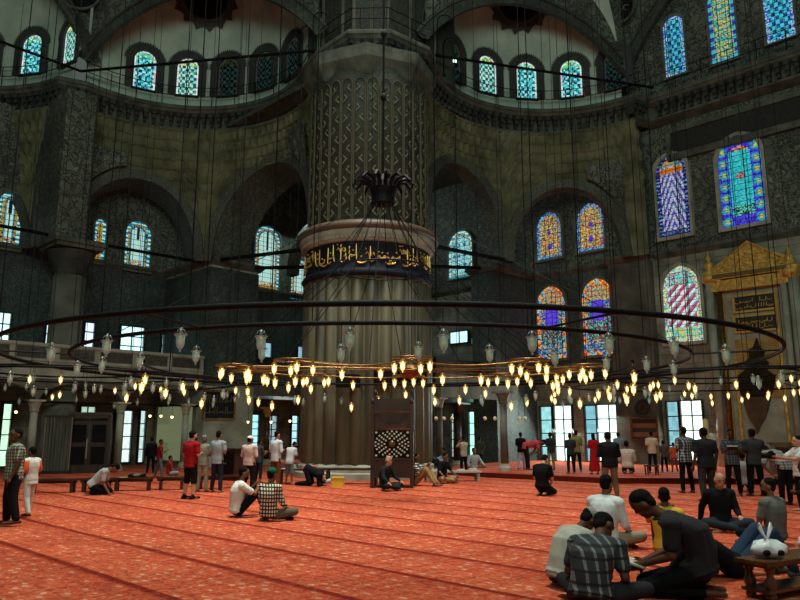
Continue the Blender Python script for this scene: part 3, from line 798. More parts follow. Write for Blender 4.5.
# curved lamp brackets standing on the walkway
for i,(a,b) in enumerate(((16.75,22.1),(16.5,20.9),(20.2,17.35),(21.7,18.3))):
    rt=thing('curved_bracket',['black hooked iron bracket on the walkway left of the great pier','black hooked iron bracket at the left corner of the pier walkway','black hooked iron bracket at the right corner of the pier walkway','black hooked iron bracket on the walkway right of the great pier'][i],'bracket',W(a,b,16.82))
    m=MB(); p=W(a,b,16.82); m.tube([p,p+Z3*1.5]+[p+Z3*1.5+Vector((.3-.3*cos(t)+.0,0,.3*sin(t))) for t in (.5,1,1.57,2.1,2.6)],.025,6); m.build('hook_rod',M['iron'],rt)
    m=MB(); m.lathe([(.09,0),(.05,.05),(.02,.06)],p,8); m.build('base',M['iron'],rt)
# a small lit floodlight clamped to the rail
fp=at_y(463,44,28.6)
rt=thing('floodlight','small bright floodlight clamped on the railing right of the great pier','floodlight',W(22.6,18.45,17.85))
m=MB(); p=W(22.6,18.45,17.85); m.box(p,(.3,.2,.22)); m.build('housing',M['black'],rt)
m=MB(); m.box(p+Vector((0,-.12,.02)),(.2,.03,.14)); m.build('lens',mat_emit('flood_lens',(190,240,225),2.5),rt)
# tie rods
def rod(p,q,label,r=.075):
    m=MB(); m.tube([p,q],r,6); o=m.build('tie_rod',M['iron']); return tag(o,label,'tie rod','iron tie rods between the pillars')
def flange(): pass
rod(W(10.9,30.2,17.3),W(17.0,21.4,17.3),'black iron tie rod across the left half dome opening',.06)
rod(W(10.9,30.2,17.3),W(0.0,29.9,17.3),'black iron tie rod across the far left half dome opening',.06)
rod(W(20.8,18.0,17.3),W(30.0,12.6,17.3),'black iron tie rod across the half dome opening right of the pier',.06)
rod(W(10.2,30.0,9.6),W(-1.5,30.0,9.6),'black tie rod running left from the side column capital')
rod(W(12.3,30.0,9.6),W(17.0,29.2,9.45),'black tie rod between the side column and the left buttress')
rod(W(17.3,28.6,9.55),W(17.7,21.6,8.95),'upper of the two black tie beams left of the great pier',.09)
rod(W(19.3,28.6,9.5),W(18.6,21.6,8.3),'lower of the two black tie beams left of the great pier',.09)
rod(W(27.0,18.7,9.5),W(20.4,18.2,8.95),'upper of the two black tie beams right of the great pier',.09)
rod(W(27.0,20.6,9.5),W(20.6,19.9,8.4),'lower of the two black tie beams right of the great pier',.09)
# ================================================================== WINDOWS
def win_q(px, yt, yb, wpx, kind, A=QA, **kw):
    b,z0=on_a(px,yb,A); _,z1=on_a(px,yt,A); b0,_=on_a(px-wpx/2,(yt+yb)/2,A); b1,_=on_a(px+wpx/2,(yt+yb)/2,A)
    return stained_window(W(A,b,z0),-B3,-A3,abs(b0-b1)/2,z1-z0,kind,**kw)
def win_l(px, yt, yb, wpx, kind, B=LB, **kw):
    a,z0=on_b(px,yb,B); _,z1=on_b(px,yt,B); a0,_=on_b(px-wpx/2,(yt+yb)/2,B); a1,_=on_b(px+wpx/2,(yt+yb)/2,B)
    return stained_window(W(a,B,z0),A3,-B3,abs(a0-a1)/2,z1-z0,kind,**kw)
# upper qibla row above the cornice
win_q(677,15,76,21,'bluecyan',A=QA-.05,bright=.75)
win_q(726,-14,62,27,'greenblue',A=QA-.05,bright=.75)
win_q(782,-48,41,30,'bluecyan',A=QA-.05,bright=.75)
# big windows over the ledge
win_q(676,154,236,32,'violet',pointed=.15,fw=.16,bright=.62,frame=M['stone'])
win_q(745.5,134,225,45,'blueflower',pointed=.15,fw=.16,bright=.75,frame=M['stone'],cell=.055)
win_q(685.5,265,342,38,'stripe',pointed=.25,fw=.14,bright=.95,frame=M['stone'],cell=.055)
# pair under the arch and pair below it
win_q(550.5,212,259,25,'orange',pointed=.1,fw=.12,bright=.85)
win_q(592,203,251,28,'orange',pointed=.1,fw=.12,bright=.85)
win_q(553.5,286,359,29,'purple',pointed=.1,fw=.12,bright=.85)
win_q(600.5,278,355,32,'purple',pointed=.1,fw=.12,bright=.85)
# teal arcade windows
win_q(461.5,231,278,24,'teal2',bright=.85)
win_l(6,192,249,24,'teal',bright=.85)
win_l(97,219,263,12,'teal',bright=.85)
win_l(135.5,221,271,26,'teal',bright=.85)
win_l(265.5,226,291,25,'teal',bright=.85)
win_l(298,259,300,17,'teal',bright=.85)
# clear rectangular windows ------------------------------------------
def clear_window(O, X, Nn, w, h, nx, nz, tint=(205,240,228), frame=M['wood'], bright=1.0, extra=.06):
    WN[0]+=1; O=Vector(O);X=Vector(X);Nn=Vector(Nn)
    rt=thing('window_%d'%WN[0],None,None,O,0,None,'structure'); r=random.Random(WN[0])
    mb=MB(); mb.c=[]; cx=2*w/(nx*3); cz=h/(nz*3)
    for i in range(nx*3):
        for j in range(nz*3):
            q=[O+X*(-w+(i+.5+dx/2)*cx)+Z3*((j+.5+dz/2)*cz)+Nn*.03 for dx,dz in((-1,-1),(1,-1),(1,1),(-1,1))]
            k=bright*r.uniform(.8,1.1); mb.add(q,[(0,1,2,3)]); mb.c.append(tuple(k*v for v in lin(tint)))
    mb.build('pane',M['dayemit'],rt)
    fb=MB()
    for s in(-1,1): fb.box(O+X*s*(w+extra/2)+Z3*h/2+Nn*.08,(extra,.16,h+extra*2),X,Nn,Z3)
    for z in(-extra/2,h+extra/2): fb.box(O+Z3*z+Nn*.08,(2*w,.16,extra),X,Nn,Z3)
    fb.build('window_frame',frame,rt)
    lb=MB()
    for i in range(1,nx): lb.box(O+X*(-w+2*w*i/nx)+Z3*h/2+Nn*.06,(.05,.05,h),X,Nn,Z3)
    for j in range(1,nz): lb.box(O+Z3*h*j/nz+Nn*.06,(2*w,.05,.05),X,Nn,Z3)
    lb.build('glazing_bar',frame,rt); return rt
def cwin_q(px,yt,yb,wpx,nx,nz,A=QA,**kw):
    b,z0=on_a(px,yb,A); _,z1=on_a(px,yt,A); b0,_=on_a(px-wpx/2,yb,A); b1,_=on_a(px+wpx/2,yb,A)
    clear_window(W(A,b,max(z0,.2)),-B3,-A3,abs(b0-b1)/2,z1-max(z0,.2),nx,nz,**kw)
def cwin_l(px,yt,yb,wpx,nx,nz,B=LB-.05,**kw):
    a,z0=on_b(px,yb,B); _,z1=on_b(px,yt,B); a0,_=on_b(px-wpx/2,yb,B); a1,_=on_b(px+wpx/2,yb,B)
    clear_window(W(a,B,z0),A3,-B3,abs(a0-a1)/2,z1-z0,nx,nz,**kw)
cwin_q(549,407,462,11,1,4,tint=(150,215,215),bright=.55); cwin_q(566,406,461,17,2,4,bright=1.2)
cwin_q(594,406,461,11,1,4,tint=(130,190,205),bright=.5); cwin_q(612,405,461,23,2,4,bright=1.1)
cwin_q(677,402,460,11,1,4,tint=(140,200,210),bright=.45); cwin_q(696,401,460,21,2,4,bright=1.25)
# far corner windows under the loge
cwin_q(457,414,462,8,1,5,tint=(190,215,200),bright=.5); cwin_q(475,412,461,8,1,4,tint=(150,240,200),bright=1.1)
cwin_q(460,332,343,18,2,1,tint=(180,230,235),bright=.8); cwin_q(475,338,344,4,1,1,tint=(120,240,220),bright=.9)
# gallery-level windows left
cwin_l(0,313,345,14,2,3,B=LB,tint=(190,235,235),bright=.9); cwin_l(46,322,346,4,1,2,B=LB,tint=(200,240,240),bright=.8)
cwin_l(87,323,350,9,1,3,B=LB,tint=(200,220,240),bright=.75); cwin_l(130,327,356,23,2,3,B=LB,tint=(190,240,240),bright=.9)
cwin_l(165,335,357,10,2,2,B=LB,tint=(190,235,240),bright=.8)
cwin_l(264,343,357,12,2,1,B=LB,tint=(150,200,220),bright=.4); cwin_l(299,347,358,5,1,1,B=LB,tint=(150,200,220),bright=.4)
# ground windows left
cwin_l(1,404,466,8,1,4,tint=(190,240,200),bright=.7)
cwin_l(120,411,462,16,2,4,tint=(215,240,232),bright=.6); cwin_l(139,411,462,5,1,4,tint=(200,230,225),bright=.5)
cwin_l(253,415,450,7,1,5,tint=(150,215,225),bright=.8); cwin_l(270,416,450,10,2,5,tint=(170,200,205),bright=.35); cwin_l(293,416,446,6,1,4,tint=(180,225,235),bright=.6)
cwin_l(87,407,413,14,2,1,tint=(190,225,200),bright=.4)
# pale curtained doorway
def flat_panel(mb,px0,px1,yt,yb,B=None,A=None,d=.06,off=0.0):
    if A is None:
        a0,z0=on_b(px0,yb,B); a1,_=on_b(px1,yb,B); _,z1=on_b((px0+px1)/2,yt,B); z0=max(z0,.02)
        mb.ab(a0,a1,B-d-off,B-off,z0,z1); return (a0+a1)/2,z0,z1
    b0,z0=on_a(px0,yb,A); b1,_=on_a(px1,yb,A); _,z1=on_a((px0+px1)/2,yt,A); z0=max(z0,.02)
    mb.ab(A-d-off,A-off,b1,b0,z0,z1); return (b0+b1)/2,z0,z1
M['curtain']=mat_stripe('pale_green_curtain',(186,192,150),(160,168,130),3,0,.5)
M['curtain_g']=mat_noise('grey_curtain',(80,84,76),(116,118,106),2,.9,stretch=(3,3,.3))
clear_window(W(16.93,31.1,.25),-B3,-A3,1.75,2.5,1,1,tint=(176,186,140),bright=.13,frame=M['stone_d'])  # pale curtain as a glowing pane; daylight through the cloth is its emission
# gallery on the left: deck, parapet, arches and columns ---------------
mb=MB(); mb.ab(-16,17,29,LB,3.45,3.75); struct('wall_left_gallery_deck',mb,M['stone_d'])
mb=MB(); mb.ab(-16,16.95,28.9,29.1,3.6,4.9); struct('wall_left_parapet',mb,M['stone'])
mb=MB(); mb.ab(-16,16.95,28.84,29.14,4.86,4.98); mb.ab(-16,16.95,28.85,28.9,4.28,4.36); mb.ab(-16,16.95,28.82,28.9,3.6,3.72); mb.ab(-16,16.95,28.86,28.9,4.05,4.1); struct('trim_7',mb,M['stone'])
M['lattice']=mat_arabesque('pierced_lattice',(52,52,46),(112,110,98),5)
mb=MB()
for i in range(20):
    a0=-15+i*1.6; mb.ab(a0,a0+1.35,28.87,28.9,4.4,4.82)
struct('trim_8',mb,M['lattice'])
cols_a=[-3.6,-.2,3.2,6.6,9.9,13.3,16.3]
am=MB()
for a0,a1 in zip(cols_a,cols_a[1:]):
    n=16; vs=[]
    for i in range(n+1):
        a=a0+(a1-a0)*i/n; q=abs(2*i/n-1); z=2.75+.72*(1-q**2.2)**.6
        vs+=[W(a,28.9,z),W(a,28.9,3.62),W(a,29.3,z)]
    am.add(vs,[(3*i,3*i+1,3*i+4,3*i+3) for i in range(n)]+[(3*i+2,3*i,3*i+3,3*i+5) for i in range(n)])
struct('wall_left_gallery_arches',am,M['stone_d'])
def slim_column(p,h,label,r=.15,shaft=None,cap_=None):
    rt=thing('column',label,'column',p,0,'slim marble columns carrying the galleries')
    m=MB(); m.lathe([(r,.25),(r*.9,h-.45)],p,16); m.build('shaft',shaft or M['stone'],rt,True)
    m=MB(); m.lathe([(r*1.5,0),(r*1.5,.12),(r*1.15,.2),(r*1.05,.27)],p,16); m.build('base',M['stone'],rt)
    m=MB(); m.lathe([(r,h-.47),(r*1.2,h-.42),(r*1.1,h-.36),(r*1.6,h-.15),(r*1.9,h-.08)],p,8); m.box(p+Z3*(h-.04),(r*4,r*4,.08),A3,B3); m.build('capital',cap_ or M['stone'],rt)
for i,a in enumerate(cols_a[3:]):
    slim_column(W(a,29.1),2.8,['slim column at the far left under the stone gallery','slim column with bright capital behind the man in plaid','slim dark column beside the tall latticed window','slim column left of the marble buttress wall'][i])
rod(W(-3,29.1,2.72),W(16.9,29.1,2.72),'black tie rod joining the column heads of the left gallery',.05)
M['ochre']=mat_plain('ochre_capital',(196,130,74),.7)
p=on_z(281,470,0); p=W(20.6,28.9); slim_column(p,2.75,'brown column with orange capital in the far corner left of the pier',.14,M['wood2'],M['ochre'])
# deck of the gallery in the corner bay
mb=MB(); mb.ab(19.6,QA,28.9,LB,3.3,3.6); mb.ab(19.6,QA,28.8,28.95,3.3,4.7); struct('wall_corner_gallery',mb,M['stone_d'])
mb=MB(); mb.ab(24,QA,20.9,21.1,3.1,4.9); mb.ab(24,QA,21.1,28.8,3.1,3.3); struct('wall_corner_loge',mb,M['wood'])
slim_column(W(24.2,20.9),3.1,'dark slender column right of the great pier under the wooden loge',.14,M['stone_d'])
mb=MB(); p=W(25.7,20.2); 
slim_column(on_z(505,471,.17),2.9,'dark slender column with flared capital under the loge',.15,M['stone_d'],M['stone_d'])
slim_column(on_z(464,470,0)+Vector((0,3,0)),2.9,'thick dark column between the two far windows right of the pier',.22,M['wood'],M['wood'])
mb=MB(); mb.ab(21.5,26.9,18.5,18.75,2.95,3.9); struct('wall_loge_front',mb,M['stone_d'])
# marble face of the left buttress and calligraphy frame ---------------
def framed(px0,px1,yt,yb,label,name,B=None,A=None,fill=None,frame=None,cat='framed panel',script=0,sc=None):
    if A is None:
        a0,z0=on_b(px0,yb,B); a1,_=on_b(px1,yb,B); _,z1=on_b((px0+px1)/2,yt,B); P0,P1=W(a0,B),W(a1,B); Nn=-B3
    else:
        b0,z0=on_a(px0,yb,A); b1,_=on_a(px1,yb,A); _,z1=on_a((px0+px1)/2,yt,A); P0,P1=W(A,b0),W(A,b1); Nn=-A3
    X=(P1-P0).normalized(); L=(P1-P0).length; c=(P0+P1)/2+Z3*(z0+z1)/2; h=z1-z0
    rt=thing(name,label,cat,(P0+P1)/2+Z3*z0)
    m=MB(); m.box(c+Nn*.03,(L-.1,.04,h-.1),X,Nn,Z3); m.build('panel',fill or M['black'],rt)
    f=MB(); t=.09
    for s in(-1,1): f.box(c+X*s*(L/2-t/2)+Nn*.05,(t,.1,h),X,Nn,Z3); f.box(c+Z3*s*(h/2-t/2)+Nn*.05,(L-2*t,.1,t),X,Nn,Z3)
    f.build('frame',frame or M['bronze'],rt)
    if script:
        g=MB(); rr=random.Random(int(px0)); 
        for row in range(script):
            zc=(row+.5)/script*(h-.3)-(h-.3)/2; hh=(h-.3)/script; x=-L/2+.2
            while x<L/2-.2:
                k=rr.random()
                if k<.45: g.tube([c+Nn*.06+X*x+Z3*(zc-hh*.3),c+Nn*.06+X*(x+.02)+Z3*(zc+hh*.38)],.018,4)
                else:
                    rd=rr.uniform(.07,.14); g.tube([c+Nn*.06+X*(x+rd*cos(q))+Z3*(zc+rd*.8*sin(q)) for q in (3.3,4,4.7,5.4,6.1)],.018,4)
                x+=rr.uniform(.07,.16)
        g.build('script',sc or M['gold2'],rt)
    return rt
framed(202,234,390,420,'dark calligraphy panel in a bronze frame on the marble buttress','framed_calligraphy',B=28.68,script=2,fill=M['navy'])
framed(490,521,405,433,'dark framed panel on the wall behind the slender column','dark_picture',A=QA-.02,fill=M['wood'],frame=M['black'])
framed(632,660,417,441,'framed picture with a brown horizontal band on the marble pilaster','framed_picture',A=QA-.56,fill=M['picture'],frame=M['wood2'])
# round medallion over the picture
b,z=on_a(643,408,QA-.57); p=W(QA-.57,b,z); k=24
m=MB(); m.prism([(.34*cos(2*pi*i/k),.34*sin(2*pi*i/k)) for i in range(k)],p,-B3,Z3,-A3,.05); o=m.build('wall_medallion',M['wood']); o2=MB(); o2.tube([p+(-B3)*.36*cos(2*pi*i/k)+Z3*.36*sin(2*pi*i/k)-A3*.03 for i in range(k)],.035,6,True); o2.tube([p+(-B3)*.18*cos(2*pi*i/k)+Z3*.18*sin(2*pi*i/k)-A3*.05 for i in range(k)],.03,6,True); o2.build('carved_ring',M['corbel'],o)
tag(o,'dark round carved medallion above the framed picture','medallion')
# dark box and wall lamp by the right window
def wbox(px,y,A,size,label,name,cat,mat):
    b,z=on_a(px,y,A); p=W(A,b,z); rt=thing(name,label,cat,p-Z3*size[2]/2); m=MB(); m.box(p,size,-B3,A3,Z3); m.build('housing',mat,rt); m=MB(); m.box(p-A3*(size[1]/2+.01),(size[0]*.8,.02,size[2]*.8),-B3,A3,Z3); m.build('grille',M['corbel'],rt)
wbox(624,408,QA-.25,(.5,.4,.75),'black loudspeaker mounted left of the round medallion','loudspeaker','loudspeaker',M['black'])

# ================================================================== MIHRAB
MA=QA-.02
def mq(px,y,A=MA): b,z=on_a(px,y,A); return b,z
rt=thing('mihrab','tall marble prayer niche surround crowned by a golden pediment','prayer niche',W(MA,*[mq(755,440)[0]],0))
def mpart(name,mat,fn,smooth=False): m=MB(); fn(m); m.build(name,mat,rt,smooth)
bl_,zp0=mq(711,277); br_,_=mq(797,262); bc_,zap=mq(752,243)
zb=zp0
# pediment with carved face: shallow leaves in relief
def ped(m):
    L=(bl_-br_); X=-B3; O=W(MA-.35,bl_,zb)
    poly=[(0,0),(L,0),(L*.97,.25),(L*.5,zap-zb),(L*.03,.25)]
    m.prism(poly,O,X,Z3,A3,.3)
mpart('pediment',M['gold'],ped)
def pedr(m):
    L=(bl_-br_); X=-B3; O=W(MA-.37,bl_,zb); rr=random.Random(2)
    for i in range(90):
        x=rr.uniform(.1,L-.1); top=(zap-zb)*(1-abs(x/L-.5)*2)*.92; z=rr.uniform(.08,max(.1,top)); m.ell(O+X*x+Z3*z,(.09,.05,.05),Matrix.Rotation(rr.uniform(0,3),3,'Y'),6,4)
    m.tube([O+Z3*.05,O+X*L*.5+Z3*(zap-zb),O+X*L+Z3*.05],.06,6)
mpart('carved_leaf',M['gold'],pedr)
def arch_(m):
    m.ab(MA-.5,MA,br_,bl_,zb-.25,zb); m.ab(MA-.42,MA,br_,bl_,zb-.75,zb-.3)
mpart('entablature',M['gold'],arch_)
def dent(m):
    n=40
    for i in range(n): b=br_+(bl_-br_)*(i+.5)/n; m.ab(MA-.56,MA-.5,b-.04,b+.04,zb-.2,zb-.05)
mpart('dentil',M['gold2'],dent)
for i,(px,yt,yb,r_) in enumerate(((709,283,462,.16),(719,290,462,.11),(783,280,462,.12),(793,276,462,.2))):
    b,z=mq(px,yt,MA-.3); 
    m=MB(); m.lathe([(r_,0.1),(r_,z)],W(MA-.3,b,0),20); m.build('engaged_column',M['stone'] if i!=1 else M['bronze'],rt,True)
    m=MB(); m.lathe([(r_,z-.05),(r_*1.25,z),(r_*1.1,z+.1),(r_*1.5,z+.35),(r_*1.5,z+.42)],W(MA-.3,b,0),12); m.build('gilt_capital',M['gold'],rt)
for px,yt,yb in ((710,252,283),(791,243,276)):
    b,z=mq(px,yb,MA-.3); _,z1=mq(px,yt,MA-.3); h=z1-z
    m=MB(); m.lathe([(.3,z),(.33,z+.2*h),(.2,z+.3*h),(.12,z+.42*h),(.2,z+.52*h),(.17,z+.62*h),(.06,z+.7*h),(.1,z+.8*h),(.03,z+.9*h),(.0,z+1.1*h)],W(MA-.3,b,0),14); m.build('urn_finial',M['gold'],rt,True)
def field(m):
    b0,_=mq(721,300); b1,_=mq(782,300); m.ab(MA-.08,MA,b1,b0,0,zb-.7)
mpart('marble_field',M['stone'],field)
def gildstrip(m):
    for px in(727,781,735):
        b,z=mq(px,345,MA-.1); m.ab(MA-.2,MA-.08,b-.05,b+.05,0,z+2.2 if px!=735 else z-.5)
mpart('gilt_strip',M['gold'],gildstrip)
def goldpanel(m):
    b0,z1=mq(735,340,MA-.1); b1,_=mq(778,338,MA-.1); _,z0=mq(750,398,MA-.1); m.ab(MA-.14,MA-.08,b1,b0,z0,z1)
M['ochrew']=mat_noise('ochre_marble',(140,104,50),(190,150,84),3,.5)
mpart('ochre_panel',M['ochrew'],goldpanel)
def spindle(m,pts,mat=None):
    P=[]
    for px,y in pts:
        b,z=mq(px,y,MA-.16); P.append((-(b-mq(757,380,MA-.16)[0]),z))
    m.prism(P,W(MA-.16,mq(757,380,MA-.16)[0],0),-B3,Z3,-A3,.1)
M['hood']=mat_noise('dark_brown_stalactites',(30,24,16),(58,46,30),4,.8)
mpart('stalactite_hood',M['hood'],lambda m: spindle(m,[(757,338),(760,347),(765,350),(764,358),(769,362),(768,370),(776,376),(774,388),(771,397),(743,397),(740,388),(738,376),(746,370),(745,362),(750,358),(749,350),(754,347)]))
M['dropm']=mat_noise('red_brown_marble',(74,58,44),(98,76,56),3,.6)
mpart('hanging_drop',M['dropm'],lambda m: spindle(m,[(771,397),(769,408),(766,418),(761,426),(758,434),(755,426),(750,418),(746,408),(743,397)]))
_f1=framed(734,779,293,314,'upper gold lettered dark panel inside the prayer niche surround','inscription_panel',A=MA-.1,fill=M['dgreen'],frame=M['goldp'],script=2,sc=M['goldp'])
_f2=framed(735,780,314,334,'lower gold lettered dark panel inside the prayer niche surround','inscription_panel',A=MA-.1,fill=M['dgreen'],frame=M['goldp'],script=2,sc=M['goldp'])
for _f in (_f1,_f2):
    _f.parent=rt; _f.location=_f.location-rt.location
    for _k in('label','category'): del _f[_k]
# tall candle on a stand left of the niche
p=on_z(723,473,.17)+Vector((.2,1.6,0)); rt=thing('candle_stand','tall pale candle on a dark stand left of the prayer niche','candle stand',p)
m=MB(); m.lathe([(.26,0),(.24,.06),(.08,.14),(.05,.5),(.07,.6),(.05,.9),(.17,1.0)],p,14); m.build('stand',M['iron'],rt,True)
m=MB(); m.lathe([(.11,1.0),(.11,1.85),(.02,1.9)],p,14); m.build('candle',M['candle'],rt,True)
# low red lectern at the right
p=on_z(787,474,.17); rt=thing('lectern','low reddish wooden lectern by the right edge behind the standing men','lectern',p)
m=MB(); m.box(p+Z3*.45,(.9,.5,.9)); m.build('body',M['wood2'],rt)
m=MB(); m.box(p+Z3*.95+Vector((0,-.05,0)),(1.0,.62,.07),(1,0,0),(0,.97,.22)); m.build('slanted_top',M['wood2'],rt)
# ================================================================== FURNITURE
# wooden preacher's chair against the pier
def kursi():
    p=on_z(393,487,0); rt=thing('preaching_chair','tall dark wooden preaching chair with pierced round lattice against the pier','chair',p,radians(-4))
    w=1.15;d=.8
    def P(n,mat,fn,sm=False): m=MB(); fn(m); return m.build(n,mat,rt,sm,local=True)
    for sx in(-1,1):
        for sy in(-1,1): P('post',M['wood'],lambda m: (m.box((sx*w/2,sy*d/2,1.35 if sy>0 else 1.2),(.1,.1,2.7 if sy>0 else 2.4)), m.ell((sx*w/2,sy*d/2,2.78 if sy>0 else 2.48),(.06,.06,.09))))
    P('lower_panel',M['wood'],lambda m: (m.box((0,-d/2,.55),(w,.05,.5)), m.box((0,-d/2-.02,.32),(w,.04,.06)), m.box((0,-d/2-.02,.82),(w,.04,.06))))
    P('side_panel',M['wood'],lambda m: [m.box((s*w/2,0,.95),(.05,d,1.3)) for s in(-1,1)])
    P('back_panel',M['wood'],lambda m: m.box((0,d/2,1.5),(w,.05,2.2)))
    P('seat',M['wood2'],lambda m: m.box((0,0,1.68),(w,d,.06)))
    P('armrest_arch',M['wood'],lambda m: m.prism([(-.52,0),(-.52,.42),(-.42,.42),(-.36,.2),(-.24,.1),(.24,.1),(.36,.2),(.42,.42),(.52,.42),(.52,0)],(0,-d/2,1.72),(1,0,0),(0,0,1),(0,1,0),.04))
    P('top_rail',M['wood2'],lambda m: m.box((0,-d/2,2.18),(w,.07,.06)))
    P('lattice_ground',M['black'],lambda m: m.box((0,-d/2+.02,1.25),(w-.1,.03,.8)))
    def lat(m):
        rr=random.Random(4)
        for ring,(R_,n) in enumerate(((.2,10),(.28,14),(.36,18),(.44,22))):
            for i in range(n):
                t=2*pi*(i+.5*(ring%2))/n; x=R_*cos(t)*1.1; z=R_*sin(t)*.82
                m.box((x,-d/2-.02,1.25+z),(.045,.03,.045),(cos(t),0,sin(t)),(0,1,0),(-sin(t),0,cos(t)))
        for sx in(-1,1):
            for sz in(-1,1): m.box((sx*.46,-d/2-.02,1.25+sz*.33),(.06,.03,.05))
    P('lattice_inlay',M['ivory'],lat)['kind']='stuff'
    P('lattice_boss',M['wood2'],lambda m: m.ell((0,-d/2-.02,1.25),(.1,.05,.1)))
    pass
M['ivory']=mat_plain('ivory_inlay',(196,190,164),.5)
kursi()
# loudspeakers on the pier
def speaker(c,size,label,rz=0):
    rt=thing('loudspeaker',label,'loudspeaker',Vector(c)-Z3*size[2]/2,rz)
    def P(n,mat,fn): m=MB(); fn(m); m.build(n,mat,rt,local=True)
    h=size[2]
    P('cabinet',M['black'],lambda m: m.box((0,0,h/2),size))
    P('front_grille',M['iron'],lambda m: m.box((0,-size[1]/2-.01,h/2),(size[0]*.92,.03,h*.86)))
    P('mounting_arm',M['iron'],lambda m: m.tube([(0,size[1]/2,h/2),(0,size[1]/2+.3,h/2)],.05,6))
for px,y,s,l in ((412,373,(.95,.45,.62),'wide black loudspeaker mounted on the right side of the pier'),(348,381,(.75,.4,.42),'black loudspeaker on the pier behind the lit lamps'),(383,376,(.55,.4,.5),'middle black loudspeaker on the pier front')):
    d=at_y(px,y,23.6); pc=Vector((d.x,d.y,d.z)); v=Vector((pc.x-PC.x,pc.y-PC.y,0)).normalized(); pc=PC+v*(PR+.42)+Z3*d.z
    t=(PR+.42); 
    yy=PC.y-sqrt(max(0,(PR+.38)**2-(d.x-PC.x)**2)); q=at_y(px,y,yy); ang=atan2(q.x-PC.x,-(q.y-PC.y)); speaker(q,s,l,ang)
# left dark carved doorway furniture
def wardrobe(px0,px1,yt,yb,label,Y):
    p0=at_y(px0,yb,Y);p1=at_y(px1,yb,Y); top=at_y(px0,yt,Y).z; w=p1.x-p0.x; c=Vector(((p0.x+p1.x)/2,Y,0)); h=top
    rt=thing('wooden_screen',label,'screen',c,radians(20))
    def P(n,mat,fn): m=MB(); fn(m); m.build(n,mat,rt,local=True)
    P('frame',M['wood'],lambda m: (m.box((-w/2,0,h/2),(.12,.5,h)),m.box((w/2,0,h/2),(.12,.5,h)),m.box((0,0,h-.06),(w,.5,.12)),m.box((0,.1,.15),(w,.4,.3))))
    P('door',M['wood'],lambda m: [m.box((s*w*.24,.05,h*.5),(w*.46,.06,h*.86)) for s in(-1,1)])
    P('door_panel',M['black'],lambda m: [m.box((s*w*.24,.0,z),(w*.34,.03,h*.3)) for s in(-1,1) for z in(h*.3,h*.68)])
    P('handle',M['metal'],lambda m: m.box((-.05,-.04,h*.42),(.04,.05,h*.34)))
    P('cornice_board',M['wood'],lambda m: m.box((0,0,h+.05),(w*1.04,.6,.1)))
wardrobe(67,105,415,473,'tall dark wooden double door screen left of the bright latticed window',28.2)
p=on_z(231,480,0); rt=thing('cabinet','low dark cabinet standing before the marble buttress','cabinet',p,radians(-40))
def P(n,mat,fn): m=MB(); fn(m); m.build(n,mat,rt,local=True)
P('carcass',M['wood'],lambda m: m.box((0,0,.5),(.95,.5,1.0))); P('top',M['wood'],lambda m: m.box((0,0,1.02),(1.02,.56,.05)))
P('door',M['black'],lambda m: [m.box((s*.23,-.26,.52),(.42,.03,.8)) for s in(-1,1)]); P('knob',M['metal'],lambda m: [m.ell((s*.05,-.29,.55),(.02,.02,.02)) for s in(-1,1)])
# grey curtain panel beside the side column
p0=at_y(42,473,27.6);p1=at_y(67,473,27.6); w=p1.x-p0.x; top=at_y(50,417,27.6).z
rt=thing('curtain_screen','tall grey curtained screen under the left gallery','curtain',((p0.x+p1.x)/2,27.6,0),radians(12))
P('curtain',M['curtain_g'],lambda m: m.add([(-w/2+w*i/40, .05*sin(i*1.3), z) for i in range(41) for z in(.1,top)],[(2*i,2*i+1,2*i+3,2*i+2) for i in range(40)]))
P('rail',M['wood'],lambda m: (m.box((0,0,top+.03),(w+.1,.08,.08)),m.box((0,0,.06),(w+.1,.16,.12))))
P('pole',M['metal'],lambda m: [m.tube([(s*w/2,0,0),(s*w/2,0,top)],.03,6) for s in(-1,1)])
# low wooden barriers (long shoe rails) on the left
def low_rail(p,q,label,h=.34):
    d=(q-p); L=d.length; rt=thing('low_wooden_rail',label,'low bench',(p+q)/2,atan2(d.y,d.x))
    def P(n,mat,fn): m=MB(); fn(m); m.build(n,mat,rt,local=True)
    P('top_board',M['wood2'],lambda m: m.box((0,0,h),(L,.3,.05)))
    P('apron',M['wood'],lambda m: m.box((0,0,h-.06),(L*.96,.06,.07)))
    for s in(-1,1):
        for k in(-1,1): P('leg',M['wood'],lambda m: m.box((s*(L/2-.12),k*.1,h/2-.01),(.07,.07,h-.03)))
g0=on_z(20,491,0)
def gz(px,y): return on_z(px,y,0)
low_rail(gz(28,493),gz(77,492.5),'low wooden rail at the left behind the boy in white')
low_rail(gz(79,492),gz(113,491.5),'low wooden rail beside the man bowing in pale grey')
low_rail(gz(112,491),gz(153,490.5),'low wooden rail with shoes on it left of the man in red')
low_rail(gz(156,490),gz(186,489.5),'low wooden rail just left of the red shirted man')
low_rail(gz(196,489),gz(240,487.5),'low wooden rail behind the standing men left of the pier')
# shoes lying on the rail
for i,(dx,l) in enumerate(((132,'dark shoe on the low rail, left of a pair'),(136,'grey shoe on the low rail, middle of three'),(142,'dark shoe on the low rail, rightmost of three'))):
    q=on_z(dx,485,.37); p_=gz(112,491);q_=gz(153,490.5); t=(dx-112)/41; c=p_+(q_-p_)*t+Z3*.365
    rt=thing('shoe',l,'shoe',c,radians(20+30*i),'shoes on the low wooden rail')
    m=MB(); m.ell((0,0,.05),(.14,.05,.05),None,10,6); m.build('upper',M['black'] if i!=1 else M['stone_d'],rt,True,True)
    m=MB(); m.box((0,0,.012),(.27,.09,.02)); m.build('sole',M['black'],rt,False,True)
